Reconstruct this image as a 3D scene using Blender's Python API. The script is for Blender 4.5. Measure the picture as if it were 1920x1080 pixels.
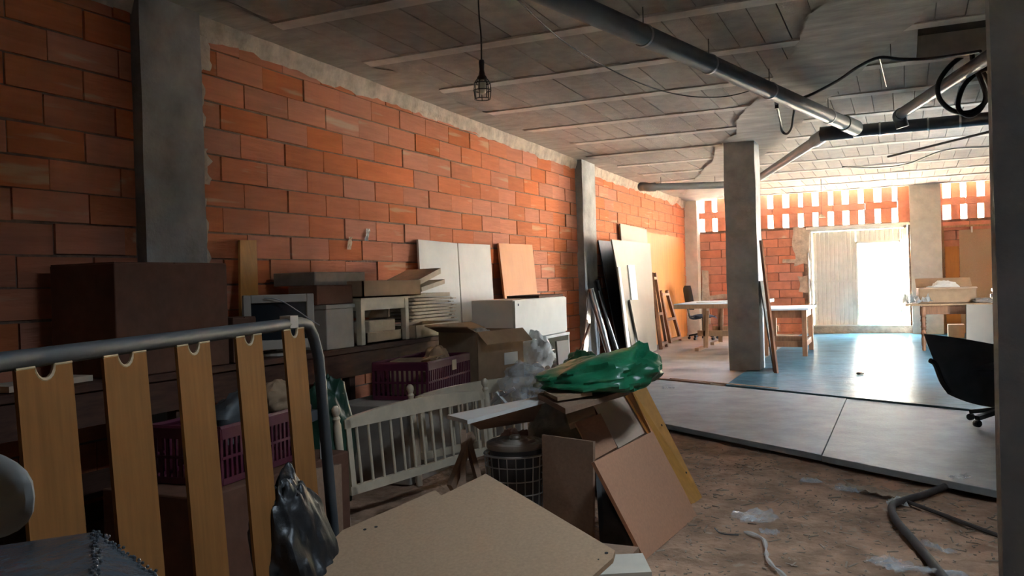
import bpy, bmesh, math, random
from mathutils import Vector, Matrix, noise, Euler
random.seed(7)
for o in list(bpy.data.objects): bpy.data.objects.remove(o)
S = bpy.context.scene
C = S.collection
R = math.radians
# ------------------------------------------------------------------ camera
H = 1.35                      # lens height above the dirt floor
FPX = 1603.4                  # focal length in pixels of the 1920 wide frame
YAW, PITCH, ROLL = R(24.562), R(-0.33), R(-1.705)
fw = Vector((-math.sin(YAW)*math.cos(PITCH), math.cos(YAW)*math.cos(PITCH), math.sin(PITCH)))
r0 = Vector((math.cos(YAW), math.sin(YAW), 0)); u0 = r0.cross(fw)
rt = math.cos(ROLL)*r0 + math.sin(ROLL)*u0
up = -math.sin(ROLL)*r0 + math.cos(ROLL)*u0
cd = bpy.data.cameras.new('camera'); cam = bpy.data.objects.new('camera', cd); C.objects.link(cam)
cd.sensor_width = 36; cd.lens = 36*FPX/1920; cd.clip_start = .05; cd.clip_end = 300
M = Matrix((rt, up, -fw)).transposed().to_4x4(); M.translation = (0, 0, H); cam.matrix_world = M
S.camera = cam
CP = Vector((0, 0, H))
# ------------------------------------------------------------------ light
SKY_STRENGTH = 18
SUN_STRENGTH = 680
EXPOSURE = 2.38
w = bpy.data.worlds.new('sky'); S.world = w; w.use_nodes = True
bg = w.node_tree.nodes['Background']; bg.inputs[0].default_value = (.70, .85, 1, 1); bg.inputs[1].default_value = SKY_STRENGTH
sd = bpy.data.lights.new('sun', 'SUN'); sd.energy = SUN_STRENGTH; sd.color = (1, .80, .56); sd.angle = R(.6)
so = bpy.data.objects.new('sun', sd); C.objects.link(so); so.rotation_euler = (R(42), 0, R(-89))
def portal(name, x0, x1, z0, z1, y):
    l = bpy.data.lights.new(name, 'AREA'); l.shape = 'RECTANGLE'; l.size = x1-x0; l.size_y = z1-z0
    l.cycles.is_portal = True
    o = bpy.data.objects.new(name, l); C.objects.link(o); o.location = ((x0+x1)/2, y, (z0+z1)/2); o.rotation_euler = (R(-90), 0, 0)
S.view_settings.view_transform = 'Standard'; S.view_settings.look = 'None'; S.view_settings.gamma = 1
S.view_settings.exposure = EXPOSURE; S.view_settings.use_curve_mapping = False
S.cycles.max_bounces = 14; S.cycles.diffuse_bounces = 9
# ------------------------------------------------------------------ pixel -> point (1920x1080 frame)
def ray(x, y): return fw + rt*((x-960)/FPX) + up*((540-y)/FPX)
def PZ(x, y, z): d = ray(x, y); return CP + d*((z-H)/d.z)
def PX(x, y, X): d = ray(x, y); return CP + d*(X/d.x)
def PY(x, y, Y): d = ray(x, y); return CP + d*(Y/d.y)
def PD(x, y, dist): return CP + ray(x, y)*dist
def PP(x, y, a, b, c):
    n = (b-a).cross(c-a); d = ray(x, y); return CP + d*((a-CP).dot(n)/d.dot(n))
def px(p): q = Vector(p)-CP; d = q.dot(fw); return 960+FPX*q.dot(rt)/d, 540-FPX*q.dot(up)/d, d
# ------------------------------------------------------------------ materials
MATS = {}
def mat(name, col, rough=.7, metal=0, var=.12, scale=8, bump=0, bscale=60, stretch=(1, 1, 1), objvar=0, spec=.5, trans=0, alpha=1, spots=None, coord='Object'):
    """procedural material: base colour modulated by noise, optional per-object tint and bump"""
    if name in MATS: return MATS[name]
    m = bpy.data.materials.new(name); m.use_nodes = True; N = m.node_tree.nodes; L = m.node_tree.links
    b = N['Principled BSDF']; b.inputs['Roughness'].default_value = rough; b.inputs['Metallic'].default_value = metal
    b.inputs['Specular IOR Level'].default_value = spec
    if trans: b.inputs['Transmission Weight'].default_value = trans; b.inputs['IOR'].default_value = 1.15
    if alpha < 1: b.inputs['Alpha'].default_value = alpha
    tc = N.new('ShaderNodeTexCoord'); mp = N.new('ShaderNodeMapping'); mp.inputs['Scale'].default_value = stretch
    L.new(tc.outputs[coord], mp.inputs[0])
    if objvar:
        oi = N.new('ShaderNodeObjectInfo'); ad = N.new('ShaderNodeVectorMath'); ad.operation = 'ADD'
        mu = N.new('ShaderNodeMath'); mu.operation = 'MULTIPLY'; mu.inputs[1].default_value = 57
        L.new(oi.outputs['Random'], mu.inputs[0]); L.new(mp.outputs[0], ad.inputs[0]); L.new(mu.outputs[0], ad.inputs[1]); vec = ad.outputs[0]
    else: vec = mp.outputs[0]
    nz = N.new('ShaderNodeTexNoise'); nz.inputs['Scale'].default_value = scale; nz.inputs['Detail'].default_value = 6; nz.inputs['Roughness'].default_value = .62
    L.new(vec, nz.inputs['Vector'])
    rp = N.new('ShaderNodeValToRGB'); L.new(nz.outputs['Fac'], rp.inputs[0])
    dk = [max(0, c*(1-var*1.6)) for c in col]; lt = [min(1, c*(1+var*1.6)) for c in col]
    rp.color_ramp.elements[0].position = .3; rp.color_ramp.elements[1].position = .7
    rp.color_ramp.elements[0].color = (*dk, 1); rp.color_ramp.elements[1].color = (*lt, 1)
    out = rp.outputs[0]
    if spots:
        n2 = N.new('ShaderNodeTexNoise'); n2.inputs['Scale'].default_value = spots[1]; n2.inputs['Detail'].default_value = 8
        L.new(vec, n2.inputs['Vector'])
        r2 = N.new('ShaderNodeValToRGB'); r2.color_ramp.elements[0].position = spots[2]; r2.color_ramp.elements[1].position = min(1, spots[2]+.08)
        L.new(n2.outputs['Fac'], r2.inputs[0])
        mx = N.new('ShaderNodeMix'); mx.data_type = 'RGBA'; L.new(r2.outputs[0], mx.inputs['Factor']); L.new(out, mx.inputs['A']); mx.inputs['B'].default_value = (*spots[0], 1)
        out = mx.outputs['Result']
    if objvar:
        hs = N.new('ShaderNodeHueSaturation'); L.new(out, hs.inputs['Color'])
        mr = N.new('ShaderNodeMapRange'); mr.inputs['To Min'].default_value = 1-objvar; mr.inputs['To Max'].default_value = 1+objvar
        L.new(oi.outputs['Random'], mr.inputs[0]); L.new(mr.outputs[0], hs.inputs['Value'])
        m3 = N.new('ShaderNodeMath'); m3.operation = 'MULTIPLY'; m3.inputs[1].default_value = 7.31; L.new(oi.outputs['Random'], m3.inputs[0])
        m4 = N.new('ShaderNodeMath'); m4.operation = 'FRACT'; L.new(m3.outputs[0], m4.inputs[0])
        mr2 = N.new('ShaderNodeMapRange'); mr2.inputs['To Min'].default_value = 1-objvar*.9; mr2.inputs['To Max'].default_value = 1+objvar*.6
        L.new(m4.outputs[0], mr2.inputs[0]); L.new(mr2.outputs[0], hs.inputs['Saturation'])
        out = hs.outputs[0]
    L.new(out, b.inputs['Base Color'])
    if bump:
        n3 = N.new('ShaderNodeTexNoise'); n3.inputs['Scale'].default_value = bscale; n3.inputs['Detail'].default_value = 5; L.new(vec, n3.inputs['Vector'])
        bp = N.new('ShaderNodeBump'); bp.inputs['Strength'].default_value = bump; bp.inputs['Distance'].default_value = .02
        L.new(n3.outputs['Fac'], bp.inputs['Height']); L.new(bp.outputs[0], b.inputs['Normal'])
    MATS[name] = m; return m
BRICK = mat('brick_clay', (.50, .18, .095), .9, var=.07, scale=4, bump=.35, bscale=7, stretch=(1, .6, 6), objvar=.15, spec=.1, spots=((.52, .32, .20), 1.6, .63))
BRICKF = mat('brick_clay_far', (.56, .23, .145), .9, var=.12, scale=4, bump=.3, bscale=20, objvar=.12, spots=((.62, .50, .38), 1.2, .70))
MORTAR = mat('mortar', (.20, .13, .095), .95, var=.2, scale=12, bump=.5, bscale=30)
PLASTER = mat('plaster', (.52, .43, .34), .95, var=.2, scale=7, bump=.8, bscale=18)
CONC = mat('concrete', (.30, .29, .28), .9, spec=.15, var=.16, scale=3, bump=.25, bscale=40)
CONCL = mat('concrete_pale', (.40, .405, .40), .9, var=.18, scale=3, bump=.3, bscale=30)
JOIST = mat('joist_concrete', (.64, .59, .52), .9, var=.1, scale=5, bump=.2, bscale=40)
BLOCK = mat('ceiling_block', (.39, .345, .30), .95, var=.1, scale=7, bump=.35, bscale=70, objvar=.09)
SLABC = mat('slab_concrete', (.37, .335, .29), .88, var=.16, scale=2.2, bump=.4, bscale=14, stretch=(1, 3, 1), spots=((.58, .55, .50), 2.2, .66))
GAP = mat('joint_dark', (.09, .075, .06), 1, var=.1)
DIRT = mat('dirt', (.38, .24, .16), 1, spec=.1, var=.3, scale=3.5, bump=1, bscale=26, spots=((.40, .30, .22), 14, .62))
CHIPS = mat('wood_chips', (.30, .23, .17), .95, var=.3, scale=2, objvar=.1)
BOARDG = mat('grey_floor_sheet', (.27, .29, .285), .62, var=.13, scale=4, bump=.15, bscale=30, spec=.35)
FLOOR_GLARE = mat('glare_tinted_floor', (.075, .165, .215), .30, var=.2, scale=3, bump=.3, bscale=9, stretch=(1, 1, 1), spec=.004)  # blue sky glare painted into the floor's base colour
FLOOR_GLARE.node_tree.nodes['Principled BSDF'].inputs['Specular Tint'].default_value = (.22, .70, 1, 1)  # reflection tinted sky blue to go with the painted glare
FLOORT = mat('tan_worn_floor', (.34, .275, .22), .6, var=.14, scale=2, bump=.1, bscale=13)
CHIP = mat('chipboard', (.47, .31, .19), .75, var=.07, scale=90, spec=.3)
CHIPD = mat('chipboard_pink', (.50, .26, .155), .7, var=.06, scale=60, spec=.3)
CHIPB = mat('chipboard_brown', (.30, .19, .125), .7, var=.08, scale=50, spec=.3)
PLY = mat('plywood_orange', (.52, .20, .04), .6, var=.1, scale=2, stretch=(4, 4, .6))
SLAT = mat('slat_wood', (.25, .11, .034), .8, spec=.08, var=.08, scale=6, stretch=(8, 8, .4))
SLATT = mat('slat_trim', (.50, .36, .20), .6, var=.05)
WOOD = mat('table_wood', (.23, .10, .045), .6, var=.15, scale=6, stretch=(6, 6, 1))
WOODP = mat('pale_wood', (.36, .21, .11), .7, var=.12, scale=6, stretch=(5, 5, .7))
WOODD = mat('dark_wood', (.085, .042, .03), .8, spec=.15, var=.2, scale=6, stretch=(5, .7, 5))
YELLOW = mat('yellow_wood', (.50, .24, .055), .6, var=.1, scale=5, stretch=(5, 5, .7))
WHITE = mat('white_laminate', (.72, .70, .64), .5, var=.04, scale=4)
CREAM = mat('cream_paint', (.62, .52, .38), .55, var=.08, scale=9)
WHITEB = mat('white_metal', (.70, .69, .66), .4, var=.05)
CARD = mat('cardboard', (.36, .235, .14), .9, var=.07, scale=10)
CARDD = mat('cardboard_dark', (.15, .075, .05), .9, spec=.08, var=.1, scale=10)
CARDG = mat('cardboard_grey', (.24, .195, .155), .9, var=.1, scale=10)
FILE = mat('file_paper', (.56, .46, .34), .85, var=.08, scale=14)
TRAY = mat('tray_wood', (.47, .36, .24), .8, var=.1, scale=9)
LABELP = mat('label_paper', (.62, .50, .36), .8, var=.05)
PLASTICB = mat('computer_plastic', (.46, .40, .33), .55, var=.05)
SCREEN = mat('dark_screen', (.018, .022, .026), .15, var=.05)
PURPLE = mat('purple_plastic', (.10, .014, .034), .5, var=.08)
BLACK = mat('black_plastic', (.012, .012, .013), .45, var=.1)
BLACKBAG = mat('black_film', (.014, .014, .015), .42, var=.2, bump=.6, bscale=9)
LEATHER = mat('black_leather', (.045, .046, .052), .6, var=.15)
GREEN = mat('green_film', (.015, .16, .075), .28, var=.2, bump=.3, bscale=12)
GREEND = mat('dark_green_film', (.015, .05, .03), .4, var=.2, bump=.3, bscale=12)
PVC = mat('grey_pvc', (.105, .12, .135), .42, var=.06)
PVCD = mat('dark_pvc', (.06, .068, .08), .4, var=.06)
METAL = mat('galvanised', (.50, .50, .50), .35, metal=.9, var=.08)
ALU = mat('aluminium', (.72, .72, .72), .3, metal=.9, var=.05)
TUBE = mat('grey_steel_tube', (.05, .055, .06), .6, var=.08)
LID = mat('dull_metal_lid', (.30, .255, .21), .4, metal=.35, var=.15, scale=5)
DARKM = mat('charcoal_metal', (.06, .063, .066), .5, var=.1)
GATE = mat('cream_sheet_metal', (.84, .80, .70), .55, var=.06, scale=3)
DKBLUE = mat('navy_fabric', (.035, .05, .085), .9, var=.1)
GREYF = mat('grey_vinyl', (.24, .245, .235), .6, var=.08)
BLUEC = mat('blue_case', (.04, .09, .14), .5, var=.1)
LBLUE = mat('pale_blue_top', (.52, .60, .66), .35, var=.05)
DARKP = mat('dark_panel', (.045, .042, .045), .5, var=.15)
GREYP = mat('grey_sheet', (.155, .13, .10), .55, var=.05, scale=3)
DGREY = mat('dark_grey_sheet', (.06, .06, .06), .85, var=.1, spec=.1)
OUTG = mat('outside_ground', (.70, .66, .58), .9, var=.08)
TUBER = mat('dirty_hose', (.065, .052, .045), .8, var=.2)
def film(name, col, a, rough=.15):
    m = mat(name, col, rough, var=.1, alpha=a, bump=.4, bscale=25); return m
CLEAR = film('clear_film', (.70, .76, .80), .30, .07)
CLEARG = film('cloudy_film', (.60, .58, .54), .62, .3)
WRAP = film('bubble_wrap', (.11, .13, .15), .88, .14)
BULB = mat('bulb_glass', (.85, .80, .66), .1, var=.02)
# ------------------------------------------------------------------ mesh building
class MB:
    def __init__(s): s.v = []; s.f = []
    def add(s, vs, fs):
        n = len(s.v); s.v += [Vector(p) for p in vs]; s.f += [[i+n for i in f] for f in fs]; return s
    def box(s, lo, hi, m=None):
        (a, b, c), (d, e, f) = lo, hi
        vs = [Vector(p) for p in ((a,b,c),(d,b,c),(d,e,c),(a,e,c),(a,b,f),(d,b,f),(d,e,f),(a,e,f))]
        if m: vs = [m @ p for p in vs]
        return s.add(vs, [(3,2,1,0),(4,5,6,7),(0,1,5,4),(1,2,6,5),(2,3,7,6),(3,0,4,7)])
    def prism(s, pts, off):
        """polygon (list of points) extruded by vector off"""
        pts = [Vector(p) for p in pts]; off = Vector(off); n = len(pts)
        fs = [list(range(n)), list(range(2*n-1, n-1, -1))]
        for i in range(n): j = (i+1) % n; fs.append([j, i, i+n, j+n])
        return s.add(pts+[p+off for p in pts], fs)
    def slab(s, pts, th):
        """polygon seen from the camera, thickness going away from it"""
        pts = [Vector(p) for p in pts]; n = Vector()
        for i in range(len(pts)): n += (pts[i]-pts[0]).cross(pts[(i+1) % len(pts)]-pts[0])
        n.normalize()
        if n.dot(CP-pts[0]) > 0: n = -n
        return s.prism(pts, n*th)
    def bar(s, a, b, w, h, upv=(0, 0, 1)):
        a, b = Vector(a), Vector(b); d = (b-a).normalized(); u = Vector(upv)
        if abs(d.dot(u)) > .95: u = Vector((1, 0, 0))
        x = d.cross(u).normalized(); y = x.cross(d)
        q = [x*(sx*w/2)+y*(sy*h/2) for sx, sy in ((-1,-1),(1,-1),(1,1),(-1,1))]
        return s.add([a+p for p in q]+[b+p for p in q], [(3,2,1,0),(4,5,6,7),(0,1,5,4),(1,2,6,5),(2,3,7,6),(3,0,4,7)])
    def tube(s, pts, r, n=8, cap=True):
        pts = [Vector(p) for p in pts]; rs = r if isinstance(r, (list, tuple)) else [r]*len(pts)
        prev = None; base = len(s.v)
        for i, p in enumerate(pts):
            d = (pts[min(i+1, len(pts)-1)]-pts[max(i-1, 0)]).normalized()
            if prev is None:
                a = d.cross(Vector((0, 0, 1)))
                if a.length < .05: a = d.cross(Vector((1, 0, 0)))
            else: a = prev-d*prev.dot(d)
            a.normalize(); prev = a; b = d.cross(a)
            for k in range(n):
                t = 2*math.pi*k/n; s.v.append(p+(a*math.cos(t)+b*math.sin(t))*rs[i])
        for i in range(len(pts)-1):
            for k in range(n):
                o = base+i*n; s.f.append([o+k, o+(k+1) % n, o+n+(k+1) % n, o+n+k])
        if cap: s.f.append([base+k for k in range(n)][::-1]); s.f.append([base+(len(pts)-1)*n+k for k in range(n)])
        return s
    def lathe(s, prof, org, axis=(0, 0, 1), n=16):
        """profile of (radius, height) along axis"""
        ax = Vector(axis).normalized(); a = ax.cross(Vector((1, 0, 0)))
        if a.length < .1: a = ax.cross(Vector((0, 1, 0)))
        a.normalize(); b = ax.cross(a); base = len(s.v)
        for r, h in prof:
            for k in range(n):
                t = 2*math.pi*k/n; s.v.append(Vector(org)+ax*h+(a*math.cos(t)+b*math.sin(t))*r)
        for i in range(len(prof)-1):
            for k in range(n):
                o = base+i*n; s.f.append([o+k, o+(k+1) % n, o+n+(k+1) % n, o+n+k])
        s.f.append([base+k for k in range(n)][::-1]); s.f.append([base+(len(prof)-1)*n+k for k in range(n)])
        return s
    def ball(s, c, r, n=10, m=6):
        sc = r if isinstance(r, (tuple, list, Vector)) else (r, r, r); base = len(s.v); c = Vector(c)
        for i in range(m+1):
            p = math.pi*i/m
            for k in range(n):
                t = 2*math.pi*k/n; s.v.append(c+Vector((sc[0]*math.sin(p)*math.cos(t), sc[1]*math.sin(p)*math.sin(t), sc[2]*math.cos(p))))
        for i in range(m):
            for k in range(n): o = base+i*n; s.f.append([o+n+k, o+n+(k+1) % n, o+(k+1) % n, o+k])
        return s
    def sheet(s, fn, nu, nv):
        base = len(s.v)
        for j in range(nv+1):
            for i in range(nu+1): s.v.append(Vector(fn(i/nu, j/nv)))
        for j in range(nv):
            for i in range(nu): o = base+j*(nu+1)+i; s.f.append([o, o+1, o+nu+2, o+nu+1])
        return s
    def build(s, name, m, parent=None, smooth=False, bevel=0, org=None):
        if parent is not None: o0 = parent['_w']; o0 = Vector(o0)
        elif org is not None: o0 = Vector(org)
        else:
            xs = [p.x for p in s.v]; ys = [p.y for p in s.v]
            o0 = Vector(((min(xs)+max(xs))/2, (min(ys)+max(ys))/2, min(p.z for p in s.v)))
        me = bpy.data.meshes.new(name); me.from_pydata([p-o0 for p in s.v], [], s.f)
        bm = bmesh.new(); bm.from_mesh(me); bmesh.ops.recalc_face_normals(bm, faces=bm.faces); bm.to_mesh(me); bm.free()
        me.materials.append(m)
        if smooth:
            for p in me.polygons: p.use_smooth = True
            try: me.set_sharp_from_angle(angle=R(40))
            except Exception: pass
        o = bpy.data.objects.new(name, me); C.objects.link(o); WORLD[o.name] = o0
        if parent is not None: o.parent = parent
        else: o.location = o0
        o['_w'] = list(o0)
        if bevel:
            bv = o.modifiers.new('bevel', 'BEVEL'); bv.width = bevel; bv.segments = 2; bv.limit_method = 'ANGLE'
        return o
WORLD = {}
def tag(o, label, cat, group=None):
    o['label'] = label; o['category'] = cat
    if group: o['group'] = group
    return o
def struct(o, label=None, cat=None):
    o['kind'] = 'structure'
    if label: o['label'] = label
    if cat: o['category'] = cat
    return o
def thing(name, loc, label, cat, group=None):
    o = bpy.data.objects.new(name, None); C.objects.link(o); o.location = loc; o['_w'] = list(loc); o.empty_display_size = .1
    return tag(o, label, cat, group)
def spline(pts, k=6):
    pts = [Vector(p) for p in pts]; out = []
    for i in range(len(pts)-1):
        a = pts[max(i-1, 0)]; b = pts[i]; c = pts[i+1]; d = pts[min(i+2, len(pts)-1)]
        for j in range(k):
            t = j/k
            out.append(.5*((2*b)+(c-a)*t+(2*a-5*b+4*c-d)*t*t+(3*b-a-3*c+d)*t**3))
    return out+[pts[-1]]
def blob(name, c, r, m, parent=None, amp=.18, freq=2.2, seed=0, n=40, mm=26, flat=True, ridge=.5):
    """crumpled bag: sphere pushed by ridged noise, flattened underneath"""
    b = MB().ball((0, 0, 0), 1, n, mm); r = Vector(r); c = Vector(c)
    for i, p in enumerate(b.v):
        q = p*freq+Vector((seed*3.7, seed*1.3, seed))
        d = noise.noise(q)*amp + (abs(noise.noise(q*2.3))-.2)*amp*ridge
        p = p*(1+d)
        p = Vector((p.x*r.x, p.y*r.y, p.z*r.z))
        if flat and p.z < -r.z*.75: p.z = -r.z*.75
        b.v[i] = p+c
    lo = min(p.z for p in b.v)
    return b.build(name, m, parent, smooth=True)
def crumple(name, ctr, sx, sy, rot, m, h=.05, seed=0, n=10):
    b = MB()
    def fn(u, v):
        x = (u-.5)*sx; y = (v-.5)*sy; q = Vector((u*4+seed, v*4+seed*2.1, seed))
        k = 1+.5*noise.noise(q*.6)
        X = x*k*math.cos(rot)-y*k*math.sin(rot); Y = x*k*math.sin(rot)+y*k*math.cos(rot)
        return (ctr[0]+X, ctr[1]+Y, ctr[2]+.004+abs(noise.noise(q))*h*1.6)
    b.sheet(fn, n, n); return b.build(name, m, smooth=False)
def open_box(root, quad, h, th, m, flaps=()):
    """box: quad = four base corners (world, counter-clockwise), wall panels as parts"""
    q = [Vector(p) for p in quad]; c = sum(q, Vector())/4
    MB().prism(q, (0, 0, th)).build('bottom_panel', m, root)
    for i in range(4):
        a, b = q[i], q[(i+1) % 4]; n = (b-a).cross(Vector((0, 0, 1))).normalized()
        if n.dot(c-a) < 0: n = -n
        MB().prism([a, b, b+Vector((0, 0, h)), a+Vector((0, 0, h))], n*th).build('side_panel', m, root)
    for i, out, dz in flaps:
        a, b = q[i]+Vector((0, 0, h)), q[(i+1) % 4]+Vector((0, 0, h)); n = (b-a).cross(Vector((0, 0, 1))).normalized()
        if n.dot(c-a) > 0: n = -n
        o = n*out+Vector((0, 0, dz))
        MB().prism([a, b, b+o, a+o], Vector((0, 0, th))).build('flap', m, root)
def rect(cx, cy, z, sx, sy, a):
    ca, sa = math.cos(a), math.sin(a)
    return [Vector((cx+x*ca-y*sa, cy+x*sa+y*ca, z)) for x, y in ((-sx/2,-sy/2),(sx/2,-sy/2),(sx/2,sy/2),(-sx/2,sy/2))]
# ================================================================== THE SETTING
WX = -4.4; FY = 19.3; BZ = .07          # left wall face, far wall face, top of the floor sheets
RX = 2.45; BY = -3.0
CT = 3.27; CSL = .0136                    # ceiling height at Y=5 and its fall towards the gate
def cz(y): return CT-CSL*(y-5)
def PC(x, y, drop=0):
    d = ray(x, y); t = (CT-drop+CSL*5-H)/(d.z+CSL*d.y); return CP+d*t
# --- dirt floor
def dirt(u, v):
    x = WX-.1+u*(4.4+3.6); y = -1.2+v*10.6
    q = Vector((x, y, 0))
    z = noise.noise(q*1.1)*.018+noise.noise(q*4.3)*.012+noise.noise(q*11)*.010+abs(noise.noise(q*23))*.012
    return (x, y, z-.004)
fl = struct(MB().sheet(dirt, 260, 340).build('floor', DIRT, smooth=False, org=(0, 0, 0)), 'trodden brown dirt floor littered with wood chips', 'floor')
MB().box((WX-.2, BY-.2, -.12), (RX+.2, FY, -.06)).build('subsoil', DIRT, fl)
# chips and clods trodden into the dirt
b = MB(); rnd = random.Random(3)
for i in range(2600):
    x = rnd.uniform(-2.2, 1.3); y = rnd.uniform(3.6, 7.0)
    if y > 7.277-(x+1.8)*.73+.1: continue
    L = rnd.choice((.008, .012, .015, .02, .035, .06))*rnd.uniform(.6, 1.4); W = rnd.uniform(.003, .009); a = rnd.uniform(0, math.pi)
    z = dirt((x-WX+.1)/8.0, (y+1.2)/10.6)[2]
    m = Matrix.Translation((x, y, z+.002)) @ Euler((rnd.uniform(-.25, .25), rnd.uniform(-.25, .25), a)).to_matrix().to_4x4()
    b.box((-L/2, -W/2, -.002), (L/2, W/2, rnd.uniform(.001, .004)), m)
o = b.build('wood_chips', CHIPS, org=(0, 0, 0)); o['kind'] = 'stuff'; o['label'] = 'wood chips and crumbs scattered over the dirt'; o['category'] = 'debris'
# --- floor sheets: front row of loose sheets, worn floor behind
E0, E1 = Vector((-1.798, 7.277, 0)), Vector((.441, 5.646, 0)); S0, S1 = Vector((-3.297, 10.836, 0)), Vector((.403, 8.795, 0))
def onl(a, b, x): t = (x-a.x)/(b.x-a.x); return a+(b-a)*t
def lerp(a, b, t): return Vector(a)+(Vector(b)-Vector(a))*t
for x0, x1, dz in ((-3.6, -.552, .004), (-.548, 1.9, 0), (1.904, RX-.01, .002)):
    p = [onl(E0, E1, x0), onl(E0, E1, min(x1, RX)), onl(S0, S1, min(x1, RX)), onl(S0, S1, x0)]
    MB().prism([v+Vector((0, 0, BZ-.045+dz)) for v in p], (0, 0, .045)).build('floor_sheet', BOARDG, fl, bevel=.004)
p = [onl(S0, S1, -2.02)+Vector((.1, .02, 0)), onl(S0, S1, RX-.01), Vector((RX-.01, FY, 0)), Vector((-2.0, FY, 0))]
MB().prism([v+Vector((0, 0, BZ-.06)) for v in p], (0, 0, .075)).build('floor_sheet', FLOOR_GLARE, fl, bevel=.003)
p = [onl(S0, S1, WX), onl(S0, S1, -2.02)+Vector((.09, .02, 0)), Vector((-2.01, FY, 0)), Vector((WX, FY, 0))]
MB().prism([v+Vector((0, 0, BZ-.06)) for v in p], (0, 0, .067)).build('floor_sheet', FLOORT, fl, bevel=.003)
# loose strips lying along the seam
for y0, s, e in ((.05, -3.0, -2.1), (.16, -2.7, -1.3)):
    a = onl(S0, S1, s); c = onl(S0, S1, e)
    MB().bar(a+Vector((0, y0, BZ+.012)), c+Vector((0, y0+.02, BZ+.012)), .05, .012).build('seam_strip', CHIPB, fl)
# --- left wall
CH, BL = .184, .49; Z0 = .114
wl = struct(MB().box((WX-.25, BY, -.1), (WX-.012, FY+.3, 3.6)).build('wall_left', MORTAR, org=(WX, 0, 0)), 'long left wall of rough red hollow bricks', 'wall')
def brick_mesh(name, L, D, Hh, axis, m):
    e = .004
    b = MB(); b.box((-D, -L/2, -Hh/2) if axis == 'y' else (-L/2, 0, -Hh/2), (0, L/2, Hh/2) if axis == 'y' else (L/2, D, Hh/2))
    me = bpy.data.meshes.new(name); me.from_pydata(b.v, [], b.f); me.materials.append(m); return me
bm_full = brick_mesh('brick', BL-.012, .05, CH-.013, 'y', BRICK)
COLA = (3.95, 4.47); COLB = (12.03, 12.62)
cand = []; rb = random.Random(11)
segs = [(BY, COLA[0]), (COLA[1], COLB[0]), (COLB[1], FY)]
for k in range(17):
    zc = Z0+(k+.5)*CH
    for s0, s1 in segs:
        y = s0-(.24 if k % 2 else 0)-rb.uniform(0, .05)
        while y < s1:
            y1 = y+BL; a = max(y, s0+.01); c = min(y1, s1-.01)
            top = min(zc+CH/2, cz(y)-.05)
            if c-a > .05 and top-(zc-CH/2) > .04 and c > 1.0: cand.append((a, c, zc-CH/2, top))
            y = y1
def area(t):
    pts = [px((WX, yy, zz)) for yy, zz in ((t[0], t[2]), (t[1], t[2]), (t[1], t[3]), (t[0], t[3]))]
    if min(p[2] for p in pts) < .3: return 0
    if max(p[0] for p in pts) < 0 or min(p[1] for p in pts) > 700: return 0
    if t[3] < 1.0 and t[0] < 9: return 0
    return abs(pts[1][0]-pts[0][0])*abs(pts[3][1]-pts[0][1])
cand.sort(key=lambda t: -area(t))
rest = MB(); nb = 0
for a, c, z0, z1 in cand:
    j = rb.uniform(-.006, .007)
    if nb < 300 and area((a, c, z0, z1)) > 0:
        o = bpy.data.objects.new('brick', bm_full); C.objects.link(o); o.parent = wl
        o.location = (j, (a+c)/2, (z0+z1)/2+rb.uniform(-.004, .004))
        o.scale = (1, (c-a)/BL, (z1-z0)/CH); o.rotation_euler = (rb.uniform(-.006, .006), 0, rb.uniform(-.008, .008)); nb += 1
    else: rest.box((WX-.04+j, a+.006, z0+.0065), (WX+j, c-.006, z1-.0065))
o = rest.build('brick_courses', BRICK, wl); o['kind'] = 'stuff'
# ragged plaster band under the ceiling
b = MB(); n = 150
def band(u, v):
    y = 1+u*(FY-1); t = cz(y)
    z = t-(.17+.06*noise.noise(Vector((y*2.1, 3, 0)))+.03*noise.noise(Vector((y*9, 3, 0))))*(1-v)
    return (WX+.004+.035*math.sin(v*1.5)+.010*noise.noise(Vector((y*6, v*3, 5))), y, z+.01)
b.sheet(band, 220, 5); b.build('plaster_band', PLASTER, wl, smooth=False)
# mortar smears at both brick ends next to the column
for (yy, z0, z1, wd) in ((4.55, 2.9, 3.2, .10), (4.55, 2.1, 2.35, .07), (4.53, 2.5, 2.9, .05), (4.53, 1.5, 2.0, .05)):
    def sm(u, v, yy=yy, z0=z0, z1=z1, wd=wd):
        q = Vector((u*3+yy, v*6+z0, 2)); return (WX+.012+.006*noise.noise(q), yy-.09+u*(wd+.05+.05*noise.noise(Vector((v*7, yy, z0)))), z0+v*(z1-z0))
    MB().sheet(sm, 6, 12).build('mortar_smear', PLASTER, wl)
# columns on the left wall
def column(name, x0, x1, y0, y1, m, label, top=None, rough=.008):
    b = MB(); nz = 40; prof = [(x0, y0), (x1, y0), (x1, y1), (x0, y1)]
    ring = []
    for i in range(4):
        a, c = prof[i], prof[(i+1) % 4]
        for t in (0, .33, .66): ring.append((a[0]+(c[0]-a[0])*t, a[1]+(c[1]-a[1])*t))
    zt = top if top else cz(y0)+.1; nn = len(ring)
    for j in range(nz+1):
        z = -.08+(zt+.08)*j/nz
        for i, (x, y) in enumerate(ring):
            q = Vector((x*3, y*3, z*2.5)); b.v.append(Vector((x+noise.noise(q)*rough, y+noise.noise(q+Vector((9, 0, 0)))*rough, z)))
    for j in range(nz):
        for i in range(nn): o = j*nn; b.f.append([o+i, o+(i+1) % nn, o+nn+(i+1) % nn, o+nn+i])
    b.f.append(list(range(nn))[::-1]); b.f.append([nz*nn+i for i in range(nn)])
    o = b.build(name, m); return struct(o, label, 'column')
column('column', WX-.1, WX+.07, COLA[0], COLA[1], CONC, 'concrete column on the brick wall behind the cardboard chest')
column('column', WX-.1, WX+.10, COLB[0], COLB[1], CONCL, 'narrow concrete column between the two stretches of brick wall')
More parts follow.
